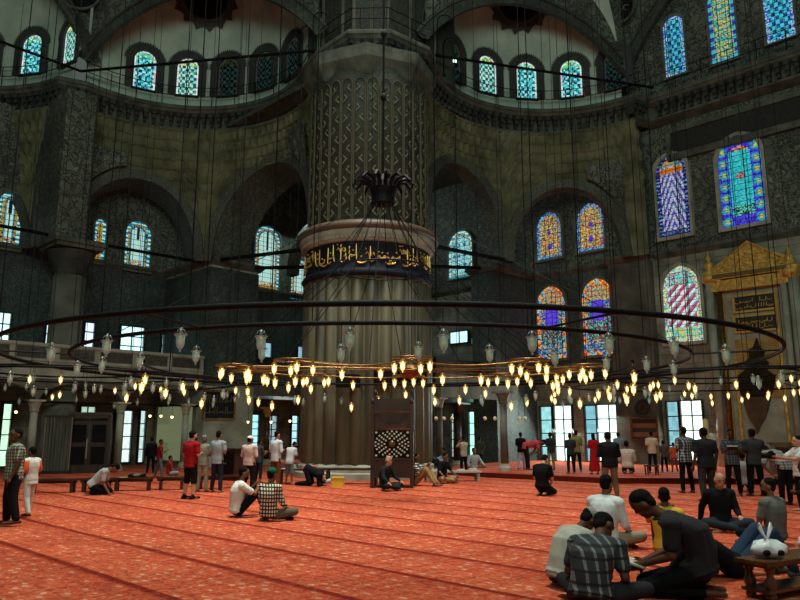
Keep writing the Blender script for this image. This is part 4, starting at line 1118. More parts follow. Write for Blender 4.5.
# low table left of the pier with folded cloths
def low_table(p,L,wd,h,label,rz,mat):
    rt=thing('low_table',label,'table',p,rz)
    def P(n,mt,fn): m=MB(); fn(m); m.build(n,mt,rt,local=True)
    P('table_top',mat,lambda m: m.box((0,0,h),(L,wd,.05)))
    for s in(-1,1):
        for k in(-1,1): P('leg',mat,lambda m: m.box((s*(L/2-.1),k*(wd/2-.08),h/2-.02),(.08,.08,h-.04)))
low_table(gz(302,483),1.5,.6,.42,'low dark table left of the pier near the men in white',radians(6),M['wood'])
low_table(gz(352,484),1.7,.5,.45,'low dark bench in front of the pier beside the yellow box',radians(-2),M['wood'])
low_table(gz(452,481),1.9,.5,.3,'low pale bench with papers right of the pier',radians(8),M['stone'])
def folded(p,l,mat,s=(.3,.2,.12)):
    rt=thing('folded_cloth',l,'cloth',p); m=MB(); 
    for k in range(3): m.box((0,0,s[2]*(k+.5)/3),(s[0]*(1-.06*k),s[1],s[2]/3*.85))
    m.build('layers',mat,rt,local=True)
tp=gz(302,483); folded(tp+Vector((-.35,0,.445)),'pale folded cloth on the dark table left of the pier',M['white']); folded(tp+Vector((.25,0,.445)),'pink folded cloth on the dark table left of the pier',mat_plain('pink_cloth',(210,140,130),.9),(.5,.3,.1))
tp=gz(452,481); 
for i,dx in enumerate((-.6,-.15,.3,.7)): folded(tp+Vector((dx,0,.325)),['leftmost stack of papers on the pale low bench','second stack of papers on the pale low bench','third stack of papers on the pale low bench','rightmost stack of papers on the pale low bench'][i],M['white'],(.26,.2,.06+.03*(i%2)))
c=gz(338,487); rt=thing('storage_box','small yellow box on the carpet before the pier bench','box',c)
P=lambda n,mat,fn: (lambda m:(fn(m),m.build(n,mat,rt,local=True)))(MB())
M['yellow']=mat_plain('yellow_plastic',(216,178,40),.5)
P('body',M['yellow'],lambda m: m.box((0,0,.13),(.34,.25,.26))); P('lid',M['yellow'],lambda m: m.box((0,0,.27),(.37,.28,.03)))
# small stool with stuff under the man in beige on the platform
p=on_z(652,475,.17); rt=thing('wooden_stool','small wooden stool on the platform before the man in a beige shirt','stool',p)
P('seat',M['wood2'],lambda m: m.box((0,0,.3),(.42,.32,.04)))
for sx in(-1,1):
    for sy in(-1,1): P('leg',M['wood2'],lambda m: m.box((sx*.17,sy*.12,.14),(.04,.04,.28)))
# polished bench with turned legs bottom right, foreground
bd_p=Vector((0,0,0)); P0=on_z(745,600,0); 
def turned_leg(m,x,y,h):
    m.lathe([(.035,0),(.05,.02),(.05,.05),(.03,.07),(.055,.13),(.06,.17),(.035,.22),(.03,.25),(.05,h-.04),(.05,h)],(x,y,0),14)
bc=at_y(790,572,7.0); 
rt=thing('polished_bench','low polished wooden bench on turned legs in the right foreground','bench',(on_z(748,600,0).x+.78,on_z(748,600,0).y+.4,0),radians(30))
def P(n,mat,fn,sm=False): m=MB(); fn(m); m.build(n,mat,rt,sm,local=True)
BH=.36
P('bench_top',M['wood2'],lambda m: (m.box((0,0,BH),(1.7,.36,.035)),m.box((0,0,BH-.03),(1.64,.3,.03))))
for s in(-1,1):
    for k in(-1,1): P('turned_leg',M['wood2'],lambda m: turned_leg(m,s*.72,k*.11,BH-.04),True)
P('lower_shelf',M['wood2'],lambda m: m.box((0,0,.09),(1.62,.3,.03)))
BENCH=rt
# knotted white plastic bags with shoes on the bench
M['plastic']=mat_noise('white_plastic_bag',(196,200,200),(236,238,236),9,.35)
def bag(x,y,z,ears,label,s=1.0,rz=0):
    loc=world(BENCH)@Vector((x,y,z)); rt=thing('plastic_bag',label,'bag',loc,rz,'plastic bags on the polished bench')
    bm=MB(); rr=random.Random(int(x*100)+5); vs=[];n=22;m_=12
    for i in range(m_+1):
        p=pi*i/m_
        for k in range(n):
            t=2*pi*k/n; q=1+.1*sin(3*t+2*p)+.07*sin(7*t+p*3)+rr.uniform(-.035,.035); x_=.17*s*sin(p)*cos(t)*q; y_=.13*s*sin(p)*sin(t)*q; z_=.085*s+.085*s*cos(p)*q
            vs.append((x_,y_,max(z_,.004)))
    fs=[(i*n+k,(i+1)*n+k,(i+1)*n+(k+1)%n,i*n+(k+1)%n) for i in range(m_) for k in range(n)]
    bm.add(vs,fs); bm.build('body',M['plastic'],rt,True,True)
    for e in ears:
        m=MB(); a=e; m.tube([(0,0,.15*s),(.03*cos(a),.0,.2*s),(.09*cos(a)*s*1.3,0,.2*s+.1*s*abs(sin(a))),(.12*cos(a)*s,0,.25*s+.1*s*abs(sin(a))),(.05*cos(a),.01,.23*s),(0,0,.16*s)],[.012,.012,.016,.014,.012,.01],6); m.build('knotted_handle',M['plastic'],rt,True,True)
    for q in(-1,1):
        m=MB(); m.ell((q*.07*s,-.115*s,.06*s),(.04*s,.02,.03*s)); m.build('dark_shoe_tip',M['black'],rt,True,True)
bag(-.55,0,BH+.02,(1.1,2.2),'crumpled white plastic bag with dark shoes at the near end of the bench',1.0)
bag(.25,0,BH+.02,(.9,1.9,2.6),'white plastic bag with upright knotted handles further along the bench',.95)
# ================================================================== CHANDELIERS
RC=Vector((-.25,17.0,0)); RZ=3.2
def circle(c,r,z,n=96): return [Vector((c.x+r*cos(2*pi*i/n),c.y+r*sin(2*pi*i/n),z)) for i in range(n)]
ch=thing('chandelier','vast black iron ring chandelier hung from a leafed crown on many cables','chandelier',(RC.x,RC.y,RZ))
def CP(n,mat,fn,par=None,sm=False): m=MB(); fn(m); return m.build(n,mat,par or ch,sm)
CP('outer_ring',M['iron'],lambda m:(m.tube(circle(RC,8.4,RZ,128),.042,8,True)),sm=True)
CP('inner_ring',M['iron'],lambda m:(m.tube(circle(RC+Vector((-.15,.2,0)),6.98,RZ,128),.036,8,True)),sm=True)
CP('rear_arc',M['iron'],lambda m:(m.tube([RC+Vector((5.6*cos(radians(t)),5.6*sin(radians(t)),RZ-.12)) for t in range(-25,206,5)],.03,8)),sm=True)
for k in range(8):
    t=2*pi*k/8+.39; CP('cross_bar',M['iron'],lambda m:m.tube([RC+Vector((8.4*cos(t),8.4*sin(t),RZ)),RC+Vector((6.98*cos(t)-.15,6.98*sin(t)+.2,RZ))],.02,6))
CROWN=Vector((RC.x-.18,RC.y,7.55))
CP('crown',M['iron'],lambda m:m.lathe([(.05,-.35),(.3,-.3),(.28,-.1),(.34,.1),(.3,.25),(.12,.4),(.04,.5)],CROWN,20))
for k in range(14):
    t=2*pi*k/14; d=Vector((cos(t),sin(t),0)); CP('crown_leaf',M['iron'],lambda m:m.tube([CROWN+d*.25+Z3*.1,CROWN+d*.42+Z3*.32,CROWN+d*.62+Z3*.36,CROWN+d*.76+Z3*.22,CROWN+d*.74+Z3*.1],[.05,.06,.05,.035,.01],5))
CP('hoop',M['iron'],lambda m:m.tube(circle(CROWN,1.15,5.55,48),.02,6,True))
for k in range(14):
    t=2*pi*(k+.3)/14; CP('stay_cable',M['cable'],lambda m:m.tube([CROWN+Vector((.2*cos(t),.2*sin(t),-.2)),CROWN+Vector((1.15*cos(t),1.15*sin(t),5.55-7.55)),RC+Vector((4.3*cos(t),2.6*sin(t)+.3,3.1))],.011,5))
for k in range(4):
    t=2*pi*(k+.5)/4; CP('stay_cable',M['cable'],lambda m:m.tube([CROWN+Vector((.2*cos(t),.2*sin(t),-.2)),RC+Vector((6.9*cos(t),6.9*sin(t),RZ))],.009,5))
CP('main_cable',M['iron'],lambda m:(m.tube([CROWN+Z3*.4,CROWN+Z3*22],.035,6),[m.ell(CROWN+Z3*z,(.08,.08,.12),None,8,6) for z in(2.6,4.4,6.1,8.8)]))
rr=random.Random(21)
for k in range(30):
    t=2*pi*(k+rr.uniform(-.3,.3))/30; p=RC+Vector((8.4*cos(t),8.4*sin(t),RZ)); CP('suspension_cable',M['cable'],lambda m:m.tube([p,p+Vector((0,0,24))],.0085,4))
for k in range(22):
    t=2*pi*(k+rr.uniform(-.3,.3))/22; p=RC+Vector((6.98*cos(t)-.15,6.98*sin(t)+.2,RZ)); CP('suspension_cable',M['cable'],lambda m:m.tube([p,p+Vector((0,0,24))],.008,4))
# oval garland of lit lamps -----------------------------------------
GC=Vector((.25,17.3,3.08)); GA,GB=4.35,2.5
gar=thing('chandelier','bronze scalloped garland of glowing lamps inside the great iron ring','chandelier',GC)
def GP(n,mat,fn,sm=False): m=MB(); fn(m); return m.build(n,mat,gar,sm)
nodes=[]; NN=10
for k in range(NN):
    t=2*pi*(k+.5)/NN; nodes.append(GC+Vector((GA*cos(t),GB*sin(t),.06)))
LIT=[]   # (position, wire length, scale)
for k in range(NN):
    p=nodes[k]; q=nodes[(k+1)%NN]; mid=(p+q)/2; inn=(GC-mid)*.16
    pts=[]
    for i in range(13):
        s=i/12; b=4*s*(1-s); pts.append(p.lerp(q,s)+inn*b-Z3*.09*b)
    GP('curved_arm',M['bronze'],lambda m:m.tube(pts,.022,6),True)
    wr=circle(p,.42,p.z,28); GP('wreath_ring',M['bronze'],lambda m:m.tube(wr,.022,6,True),True)
    for j in range(4):
        t=2*pi*(j+.5*(k%2))/4+.3; LIT.append((p+Vector((.42*cos(t),.42*sin(t),0)),.03,.82))
    for s in (4,8): LIT.append((pts[s],.05+.12*(k%2),.8))
    GP('suspension_cable',M['cable'],lambda m:m.tube([p,p+Z3*23],.008,4))
for k in range(NN):
    GP('spoke',M['bronze'],lambda m:m.tube([nodes[k],GC+Vector((.5*cos(k),.4*sin(k),.02))],.014,5))
GP('hub',M['bronze'],lambda m:m.lathe([(.0,-.2),(.2,-.12),(.28,0),(.2,.12),(0,.2)],GC,16))
CLR=[]   # unlit lamps
# outer rings: lamps at both near and far sides
def ring_pt(px,c,r,z,near=True):
    best=None
    for k in range(3600):
        t=2*pi*k/3600; p=Vector((c.x+r*cos(t),c.y+r*sin(t),z)); 
        yy=p.y*cos(TH)+(p.z-EYE)*sin(TH); x=400+F*p.x/yy
        if (p.y<c.y)!=near: continue
        if best is None or abs(x-px)<best[0]: best=(abs(x-px),p)
    return best[1]
for px,wl in ((12,.28),(54,.3),(109,.26),(182,.24),(262,.3),(351,.28),(443,.3),(531,.3),(607,.28),(672,.26),(723,.3),(757,.34),(779,.36)):
    CLR.append((ring_pt(px,RC,8.4,RZ),wl,1.0,'o'))
for px,wl in ((79,.28),(104,.3),(142,.3),(197,.26),(263,.26),(341,.3),(418,.26),(489,.28),(554,.3),(605,.34),(645,.3),(672,.3)):
    CLR.append((ring_pt(px,RC+Vector((-.15,.2,0)),6.98,RZ),wl,.95,'i'))
for k in range(15):
    t=radians(8+164*(k+.5)/15); p=RC+Vector((8.4*cos(t),8.4*sin(t),RZ)); (LIT if k%3==1 else CLR).append((p,.45,.9) if k%3==1 else (p,.45,.9,'f'))
for k in range(13):
    t=radians(5+170*(k+.5)/13); p=RC+Vector((6.98*cos(t)-.15,6.98*sin(t)+.2,RZ)); (LIT if k%4==1 else CLR).append((p,.42,.95) if k%4==1 else (p,.42,.95,'f'))
for k in range(26):
    t=radians(-25+230*(k+.5)/26); p=RC+Vector((5.6*cos(t),5.6*sin(t),RZ-.12))
    if k%4==3: CLR.append((p,.3,.9,'f'))
    else: LIT.append((p,.16+.2*(k%3),.85))
# side chandeliers
for (c,lab,sd,pr) in ((Vector((9.6,21.0,0)),'black iron ring chandelier with small lamps hanging in front of the prayer niche',1,.7),(Vector((-9.8,20.5,0)),'black iron ring chandelier with small lamps hanging before the left gallery',2,.25)):
    root=thing('chandelier',lab,'chandelier',(c.x,c.y,3.0)); r_=random.Random(sd)
    for rad,z in ((5.0,3.05),(3.4,3.22),(2.0,3.3)):
        m=MB(); m.tube(circle(c,rad,z,72),.03,6,True); m.build('ring',M['iron'],root,True)
        n=int(rad*6)
        for k in range(n):
            t=2*pi*(k+r_.uniform(-.2,.2))/n; p=Vector((c.x+rad*cos(t),c.y+rad*sin(t),z)); wl=r_.choice((.12,.2,.3,.42))
            if r_.random()<pr: LIT.append((p,wl,.72))
            else: CLR.append((p,wl,.8,'s%d'%sd))
    for k in range(10):
        t=2*pi*k/10; p=Vector((c.x+5.0*cos(t),c.y+5.0*sin(t),3.05)); m=MB(); m.tube([p,p+Z3*14],.009,4); m.build('suspension_cable',M['cable'],root)
        m=MB(); m.tube([p,Vector((c.x+2*cos(t),c.y+2*sin(t),3.3))],.014,5); m.build('spoke',M['iron'],root)
# lamp prototypes ------------------------------------------------------
def lamp_proto(lit):
    rt=thing('hanging_lamp','x','lamp',(0,0,0))
    def P(n,mat,fn,sm=True): m=MB(); fn(m); return m.build(n,mat,rt,sm,local=True)
    P('wire',M['cable'],lambda m:(m.tube([(0,0,0),(.01,0,-.5),(0,0,-1)],.006,4)),False)
    prof=[(.0,-.2),(.013,-.195),(.018,-.185),(.009,-.172),(.02,-.16),(.042,-.135),(.052,-.09),(.052,-.03),(.064,0.0),(.08,.008)]
    P('glass_cup',M['bulbglass'] if lit else M['glass'],lambda m:m.lathe(prof,(0,0,0),14))
    P('rim_collar',M['goldp'] if lit else M['metal'],lambda m:(m.tube([(.07*cos(2*pi*i/14),.07*sin(2*pi*i/14),.006) for i in range(14)],.008,4,True),m.lathe([(.022,.03),(.024,.06),(.012,.09),(0,.1)],(0,0,0),10),[m.tube([(.07*cos(a),.07*sin(a),.006),(.045*cos(a),.045*sin(a),.06),(.01*cos(a),.01*sin(a),.09)],.004,4) for a in(0,2.09,4.19)]))
    P('bulb',M['bulb'] if lit else M['bulb_off'],lambda m:m.lathe([(.0,-.14),(.026,-.125),(.036,-.09),(.033,-.05),(.018,-.01),(.012,.03)],(0,0,0),10))
    return rt
M['bulb_off']=mat_plain('unlit_bulb',(250,236,190),.25)
def place_lamps(lst, lit):
    proto=lamp_proto(lit); used=False
    for e in lst:
        p,wl,s=e[0],e[1],e[2]
        o=proto if not used else copy_tree(proto); used=True
        s*=(1.24 if lit else 1.08); o.location=p-Z3*(wl+.1*s); o.scale=(s,s,s); o.rotation_euler=(0,0,(p.x*7)%6)
        for c in o.children:
            if c.name.startswith('wire'): c.location=(0,0,(wl+.1*s)/s); c.scale=(1,1,wl/s)
        if lit:
            q=(p-GC); inside=abs(q.x)<5.3 and abs(q.y)<3.4
            if inside: lab,gp='glowing glass lamp on the bronze scalloped garland in mid hall','lit lamps on the bronze garland'
            elif p.x>4.9+.0 and (p-Vector((9.6,21,p.z))).length<5.2: lab,gp='small glowing lamp on the ring chandelier before the prayer niche','lit lamps before the prayer niche'
            elif (p-Vector((-9.8,20.5,p.z))).length<5.2: lab,gp='small glowing lamp on the ring chandelier before the left gallery','lit lamps before the left gallery'
            else: lab,gp='glowing lamp hung from the far side of the great iron rings','lit lamps on the far iron rings'
        else:
            k=e[3]; lab,gp={'o':('clear unlit glass lamp hanging from the near side of the widest iron ring','unlit lamps on the near widest ring'),'i':('clear unlit glass lamp hanging from the near side of the second iron ring','unlit lamps on the near second ring'),'f':('clear unlit glass lamp hanging from the far side of the iron rings','unlit lamps on the far rings'),'s1':('clear unlit lamp on the ring chandelier before the prayer niche','unlit lamps before the prayer niche'),'s2':('clear unlit lamp on the ring chandelier before the left gallery','unlit lamps before the left gallery')}[k]
        tag(o,lab,'lamp',gp)
place_lamps(LIT,True); place_lamps(CLR,False)
# small wall lights glowing far under the galleries
for i,(px,y,Y,l) in enumerate(((16,412,28,'small lit bulb under the left gallery at the far left'),(106,414,29,'small lit bulb beside the tall latticed window'),(150,416,31,'small lit bulb left of the pale curtain, first of three'),(161,416,31,'small lit bulb before the pale curtain, middle of three'),(172,417,31,'small lit bulb before the pale curtain, last of three'),(248,422,33,'small lit bulb far left of the orange capital'),(271,422,33,'small lit bulb just left of the orange capital'),(290,421,33,'small lit bulb just right of the orange capital'))):
    c=at_y(px,y,Y); rt=thing('small_lamp',l,'lamp',c); P('bulb',M['bulb'],lambda m:m.ell((0,0,0),(.05,.05,.06)),True); P('wire',M['cable'],lambda m:m.tube([(0,0,.05),(0,0,.9)],.008,4)); P('cap',M['iron'],lambda m:m.lathe([(.04,.04),(.03,.09),(0,.1)],(0,0,0),8))
for i,px in enumerate((436,444,452,485,495,505,519,525)):
    c=at_y(px,418.5,27); rt=thing('small_lamp','small white glass lamp in the row under the dark loge','lamp',c,0,'row of small white lamps under the loge'); P('bulb',M['bulb_off'],lambda m:m.ell((0,0,0),(.07,.07,.08)),True); P('wire',M['cable'],lambda m:m.tube([(0,0,.06),(0,0,.7)],.008,4))

# ================================================================== PEOPLE
SKIN={}
def skinmat(c):
    if c not in SKIN: SKIN[c]=mat_noise('skin',tuple(x*.92 for x in c),c,7,.6)
    return SKIN[c]
CL={}
def cloth(c):
    if not isinstance(c,tuple): return c
    if c not in CL: CL[c]=mat_noise('cloth_fabric',tuple(x*.85 for x in c),c,9,.95)
    return CL[c]
HAIR=mat_noise('dark_hair',(10,9,8),(24,20,17),40,.95); GREYH=mat_noise('grey_hair',(90,88,84),(140,138,132),40,.7)
EYEW=mat_plain('eye_white',(220,215,205),.3)
V=Vector
def pose(kind,**k):
    J={}
    lean=k.get('lean',0.0); sp=k.get('spread',.1); st=k.get('stride',0.0)
    if kind=='stand':
        J['pel']=V((0,0,.93)); 
        for s,n in((-1,'L'),(1,'R')):
            ys=st*s
            J['hip'+n]=V((.09*s,0,.9)); J['kne'+n]=V(((.09+sp*.5)*s if False else (.085+sp*.35)*s,.02+ys*.45,.49)); J['ank'+n]=V(((.085+sp*.6)*s,-.02+ys,.08+ (.04 if ys<0 else 0)))
        up=V((0,sin(lean),cos(lean)))
    elif kind=='bow':
        J['pel']=V((0,-.08,.9))
        for s,n in((-1,'L'),(1,'R')): J['hip'+n]=V((.09*s,-.08,.88)); J['kne'+n]=V((.1*s,-.01,.47)); J['ank'+n]=V((.1*s,0,.08))
        lean=k.get('lean',1.35); up=V((0,sin(lean),cos(lean)))
    elif kind=='kneel':
        J['pel']=V((0,-.02,.25))
        for s,n in((-1,'L'),(1,'R')): J['hip'+n]=V((.09*s,0,.23)); J['kne'+n]=V((.14*s,.4,.09)); J['ank'+n]=V((.09*s,-.02,.07))
        up=V((0,sin(lean),cos(lean)))
    elif kind=='cross':
        J['pel']=V((0,0,.13))
        for s,n in((-1,'L'),(1,'R')): J['hip'+n]=V((.1*s,.02,.12)); J['kne'+n]=V((.36*s,.3,.16)); J['ank'+n]=V((-.1*s,.36+.05*s,.08))
        up=V((0,sin(lean),cos(lean)))
    elif kind=='kneesup':
        J['pel']=V((0,0,.13))
        for s,n in((-1,'L'),(1,'R')): J['hip'+n]=V((.1*s,.02,.12)); J['kne'+n]=V((.15*s,.4,.5)); J['ank'+n]=V((.13*s,.66,.08))
        up=V((0,sin(lean),cos(lean)))
    elif kind=='squat':
        J['pel']=V((0,-.05,.2))
        for s,n in((-1,'L'),(1,'R')): J['hip'+n]=V((.1*s,-.03,.2)); J['kne'+n]=V((.2*s,.38,.42)); J['ank'+n]=V((.16*s,.12,.08))
        up=V((0,sin(lean),cos(lean)))
    elif kind=='prostrate':
        J['pel']=V((0,-.3,.5))
        for s,n in((-1,'L'),(1,'R')): J['hip'+n]=V((.1*s,-.28,.48)); J['kne'+n]=V((.13*s,-.16,.09)); J['ank'+n]=V((.1*s,-.6,.07))
        up=V((0,.93,-.36))
    up.normalize(); tw=k.get('twist',0.0)
    side=V((1,0,0)); fr=side.cross(up)*-1
    side_s=(Matrix.Rotation(tw,3,up)@side); frs=up.cross(side_s)
    curve=k.get('curve',.0)       # rounded back
    P=J['pel']; J['waist']=P+up*.14-frs*curve*.4; J['chest']=P+up*.34-frs*curve*.5; J['shc']=P+up*.49; J['neck']=P+up*.535+frs*(.01+curve*.2)
    hd=k.get('nod',0.0); hy=k.get('turn',0.0)
    hup=(Matrix.Rotation(-hd,3,side_s)@up); 
    if kind in('bow',) : hup=(up*.75+V((0,0,-.05))).normalized()
    J['head']=J['neck']+hup*.155+frs*.02
    J['hup']=hup; hs=Matrix.Rotation(hy,3,hup)@side_s; J['hs']=hs.normalized(); J['hf']=hup.cross(J['hs']).normalized(); J['hs']=J['hf'].cross(hup)
    J['up']=up; J['side']=side_s; J['fr']=frs; J['side0']=side; J['fr0']=up.cross(side)
    arm=k.get('arm','down')
    for s,n in((-1,'L'),(1,'R')):
        S=J['shc']+side_s*.185*s-up*.03; J['sh'+n]=S
        a=arm if isinstance(arm,str) else arm[0 if s<0 else 1]
        loc=lambda x,y,z: S+side_s*x*s+frs*y+up*z
        if a=='down': E=loc(.05,-.03,-.28); H=loc(.06,.06,-.53)
        elif a=='fold': E=loc(.06,.0,-.28); H=loc(-.14,.2,-.24)
        elif a=='read': E=loc(.04,.08,-.27); H=loc(-.08,.32,-.16)
        elif a=='offer': E=loc(.03,.12,-.24); H=loc(-.1,.38,-.26)
        elif a=='up': E=loc(.08,.2,-.14); H=loc(-.1,.28,.1)
        elif a=='back': E=loc(.1,-.1,-.26); H=loc(-.06,-.16,-.42)
        elif a=='pocket': E=loc(.1,-.06,-.27); H=loc(.02,.03,-.47)
        elif a=='lap': E=loc(.06,.06,-.26); H=J['kne'+n]*.55+J['hip'+n]*.45+V((0,0,.11))
        elif a=='knee': E=(S+J['kne'+n])*.5+V((.06*s,-.02,-.06)); H=J['kne'+n]+V((-.03*s,.0,.09))
        elif a=='forward': E=loc(.03,.2,-.17); H=loc(.0,.45,-.14)
        elif a=='floor': E=(S+V((0,.0,-.22))); H=V((S.x+.03*s,S.y+.16,.06))
        elif a=='leanback': E=S+V((.06*s,-.14,-.2)); H=V((S.x+.1*s,S.y-.22,.05))
        elif a=='knees': E=S+V((.05*s,.0,-.26)); H=J['kne'+n]+V((0,.05,.05))
        # keep real arm lengths
        d=E-S; E=S+d.normalized()*.28
        d=H-E
        if d.length>.27: H=E+d.normalized()*.27
        J['elb'+n]=E; J['han'+n]=H
    return J
def person(label, p, face, kind, shirt=(60,60,60), trousers=(30,30,34), skin=(150,105,78), h=1.72, sleeves='short', legs='long', hair='short', vox=.018, hat=None, hatc=(220,220,215), robe=None, tail=.0, group=None, socks=None, arm='down', collar=None, build_=1.0, **k):
    J=pose(kind,arm=arm,**k); s=h/1.72
    rt=thing('person',label,'person',p,radians(face)); rt.scale=(s*build_,s*build_,s)
    side,fr,up=J['side'],J['fr'],J['up']; s0,f0=J['side0'],J['fr0']
    near=vox<.014
    objs=[]
    def add(name,mat,m,v=None,par=None,sm=6):
        me=bpy.data.meshes.new(name); me.from_pydata([tuple(q) for q in m.v],[],m.f); me.materials.append(mat)
        o=bpy.data.objects.new(name,me); COL.objects.link(o); o.parent=par or rt
        md=o.modifiers.new('r','REMESH'); md.mode='VOXEL'; md.voxel_size=v or vox; md.use_smooth_shade=True
        if sm: q=o.modifiers.new('s','SMOOTH'); q.factor=.5; q.iterations=sm
        BAKE.append(o); return o
    def torso(m,e,low=0,top=1):
        P=J['pel']
        secs=[(P-up*.06,s0,f0,.15+e,.1+e),(P+up*.0,s0,f0,.165+e,.115+e),(J['waist'],side,fr,.145+e,.105+e),(J['chest'],side,fr,.172+e,.118+e),(J['chest']+(J['shc']-J['chest'])*.6,side,fr,.178+e,.11+e),(J['shc']-up*.0,side,fr,.15+e,.085+e),(J['shc']+up*.03,side,fr,.085+e*.6,.065+e*.6)]
        m.loft(secs,24)
        for n in'LR': m.cap(J['sh'+n],J['shc'],.062+e,.06+e)
    # ---- body
    b=MB(); torso(b,0)
    b.cap(J['shc']-up*.02,J['neck']+J['hup']*.08,.06,.052)
    H=J['head']; R=Matrix((J['hs'],J['hf'],J['hup'])).transposed()
    b.ell(H+J['hup']*.02,(.076,.096,.112),R,16,12)                    # skull
    b.ell(H-J['hup']*.055+J['hf']*.03,(.058,.066,.066),R,14,10)        # jaw
    b.ell(H-J['hup']*.1+J['hf']*.065,(.024,.024,.02),R,8,6)            # chin
    b.add([H+R@V(q) for q in((-.017,.085,-.035),(.017,.085,-.035),(0,.122,-.03),(0,.092,.03),(-.012,.08,.03),(.012,.08,.03))],[(0,1,2),(0,2,3,4),(1,5,3,2),(0,4,5,1),(3,5,4)])
    for q in(-1,1): b.ell(H+R@V((q*.08,-.005,-.01)),(.012,.022,.034),R,8,6)
    for n in'LR':
        b.cap(J['sh'+n],J['elb'+n],.052,.04); b.cap(J['elb'+n],J['han'+n],.04,.028)
        # hand: palm, four fingers of unequal length, thumb from the side of the palm
        wv=(J['han'+n]-J['elb'+n]).normalized(); c=J['han'+n]; sd=side*(1 if n=='R' else -1)
        pn=(fr-wv*fr.dot(wv)); pn=pn.normalized() if pn.length>.2 else up.copy()
        cr=wv.cross(pn).normalized()
        b.cap(c+wv*.01,c+wv*.075,.026,.03); b.cap(c+wv*.03-cr*.02,c+wv*.08-cr*.026,.018,.018); b.cap(c+wv*.03+cr*.02,c+wv*.08+cr*.026,.018,.018)
        curl=.25 if k.get('grip') is None else k['grip']
        for i,L in enumerate((.068,.078,.072,.056)):
            f=c+wv*.085+cr*(-.031+.0205*i); d1=(wv+pn*(-curl)*.4).normalized(); d2=(wv+pn*(-curl)*1.8).normalized()
            b.cap(f,f+d1*L*.5,.0095,.009,6); b.cap(f+d1*L*.5,f+d1*L*.5+d2*L*.5,.009,.0075,6)
        th=c+wv*.03+cr*(-.03); b.cap(th,th+(wv*.6-cr*.7-pn*.3).normalized()*.035,.012,.011,6); th2=th+(wv*.6-cr*.7-pn*.3).normalized()*.035; b.cap(th2,th2+(wv*.9-cr*.3-pn*.3).normalized()*.03,.011,.009,6)
        b.cap(J['hip'+n],J['kne'+n],.082,.056); b.cap(J['kne'+n],J['ank'+n],.055,.036)
        # foot
        A=J['ank'+n]; sh=(A-J['kne'+n]).normalized()
        if kind in('kneel','prostrate'): tdir=V((0,-1,-.02)); hz=V((0,0,1))
        elif kind=='cross': tdir=V((-.8 if n=='L' else .8,.3,-.1)).normalized(); tdir=V((.9 if n=='L' else -.9,.3,-.08)).normalized(); hz=V((0,0,1))
        else: tdir=V((.12 if n=='R' else -.12,1,0)).normalized(); hz=V((0,0,1))
        J['toe'+n]=A+tdir*.17
        if kind in('kneel','prostrate'): b.cap(A,A+tdir*.15,.036,.028)
        else:
            z=max(.03,A.z-.045); b.cap(V((A.x,A.y,z))-tdir*.05,V((A.x,A.y,z-.004))+tdir*.11,.034,.036); b.cap(V((A.x,A.y,z-.005))+tdir*.1,V((A.x,A.y,z-.008))+tdir*.17,.034,.024)
        J['td'+n]=tdir
    body=add('body',skinmat(skin),b,min(vox,.013) if near else vox*.85,sm=3)
    # ---- clothing
    c=MB(); e=.022
    torso(c,e)
    if kind in('stand','bow'):
        P=J['pel']; dn=(J['hipL']+J['hipR'])/2-P; dn=V((0,0,-1)) if kind=='stand' else V((0,-.1,-1))
        c.loft([(P+up*.04,s0,f0,.175,.128),(P-up*.05,s0,f0,.182,.135),(P+V((0,0,-.12-tail)),s0,V((0,1,0)),.188+tail*.05,.14)],24)
    else: c.loft([(J['pel']+up*.1,s0,f0,.18,.13),(J['pel']-up*.02,s0,f0,.2,.15)],24)
    for n in'LR':
        if sleeves=='long': c.cap(J['sh'+n],J['elb'+n],.074,.058); c.cap(J['elb'+n],J['elb'+n]+(J['han'+n]-J['elb'+n])*.93,.058,.042)
        elif sleeves=='short': q=J['sh'+n]+(J['elb'+n]-J['sh'+n])*.68; c.cap(J['sh'+n],q,.073,.068)
    if robe:
        P=J['pel']; c.loft([(P,s0,f0,.18,.135),(P-V((0,0,.4)),s0,V((0,1,0)),.21,.16),(V((0,0,.12)),s0,V((0,1,0)),.25,.2)],24)
    add('robe' if robe else 'shirt',cloth(shirt),c)
    if sleeves=='orange':
        pass
    if collar is not None:
        q=MB(); q.tube([J['neck']-J['hup']*.01+side*.068*cos(a)+fr*.066*sin(a) for a in[2*pi*i/14 for i in range(14)]],.013,6,True); o=q.build('collar',cloth(collar),rt,True,True)
    if not robe:
        t=MB(); P=J['pel']
        t.loft([(P+up*.05,s0,f0,.158,.115),(P-up*.02,s0,f0,.175,.128),(P+((J['hipL']+J['hipR'])/2-P)*1.5,s0,f0,.17,.12)],24)
        for n in'LR':
            t.cap(J['hip'+n],J['kne'+n],.1,.075)
            if legs=='long': t.cap(J['kne'+n],J['kne'+n]+(J['ank'+n]-J['kne'+n])*.96,.075,.058)
            elif legs=='short': t.cap(J['kne'+n],J['kne'+n]+(J['ank'+n]-J['kne'+n])*.12,.078,.08)
        add('trousers' if legs=='long' else 'shorts',cloth(trousers),t)
    # ---- hair / hat / face
    if hair!='bald':
        hm=MB(); off=J['hup']*.058-J['hf']*.02
        hm.ell(H+off,(.082,.096,.083),R,16,12)
        hm.ell(H-J['hf']*.048+J['hup']*.005,(.075,.056,.078),R,14,10)
        if hair=='long': hm.ell(H-J['hf']*.05-J['hup']*.1,(.085,.06,.14),R,14,10)
        if hair=='quiff': hm.ell(H+J['hup']*.105+J['hf']*.05,(.055,.05,.03),R,10,8)
        ho=add('hair',GREYH if hair=='grey' else HAIR,hm,min(vox,.013),sm=2)
    else:
        hm=MB()
        for q in(-1,1): hm.ell(H+R@V((q*.07,-.03,0)),(.014,.04,.035),R,10,8)
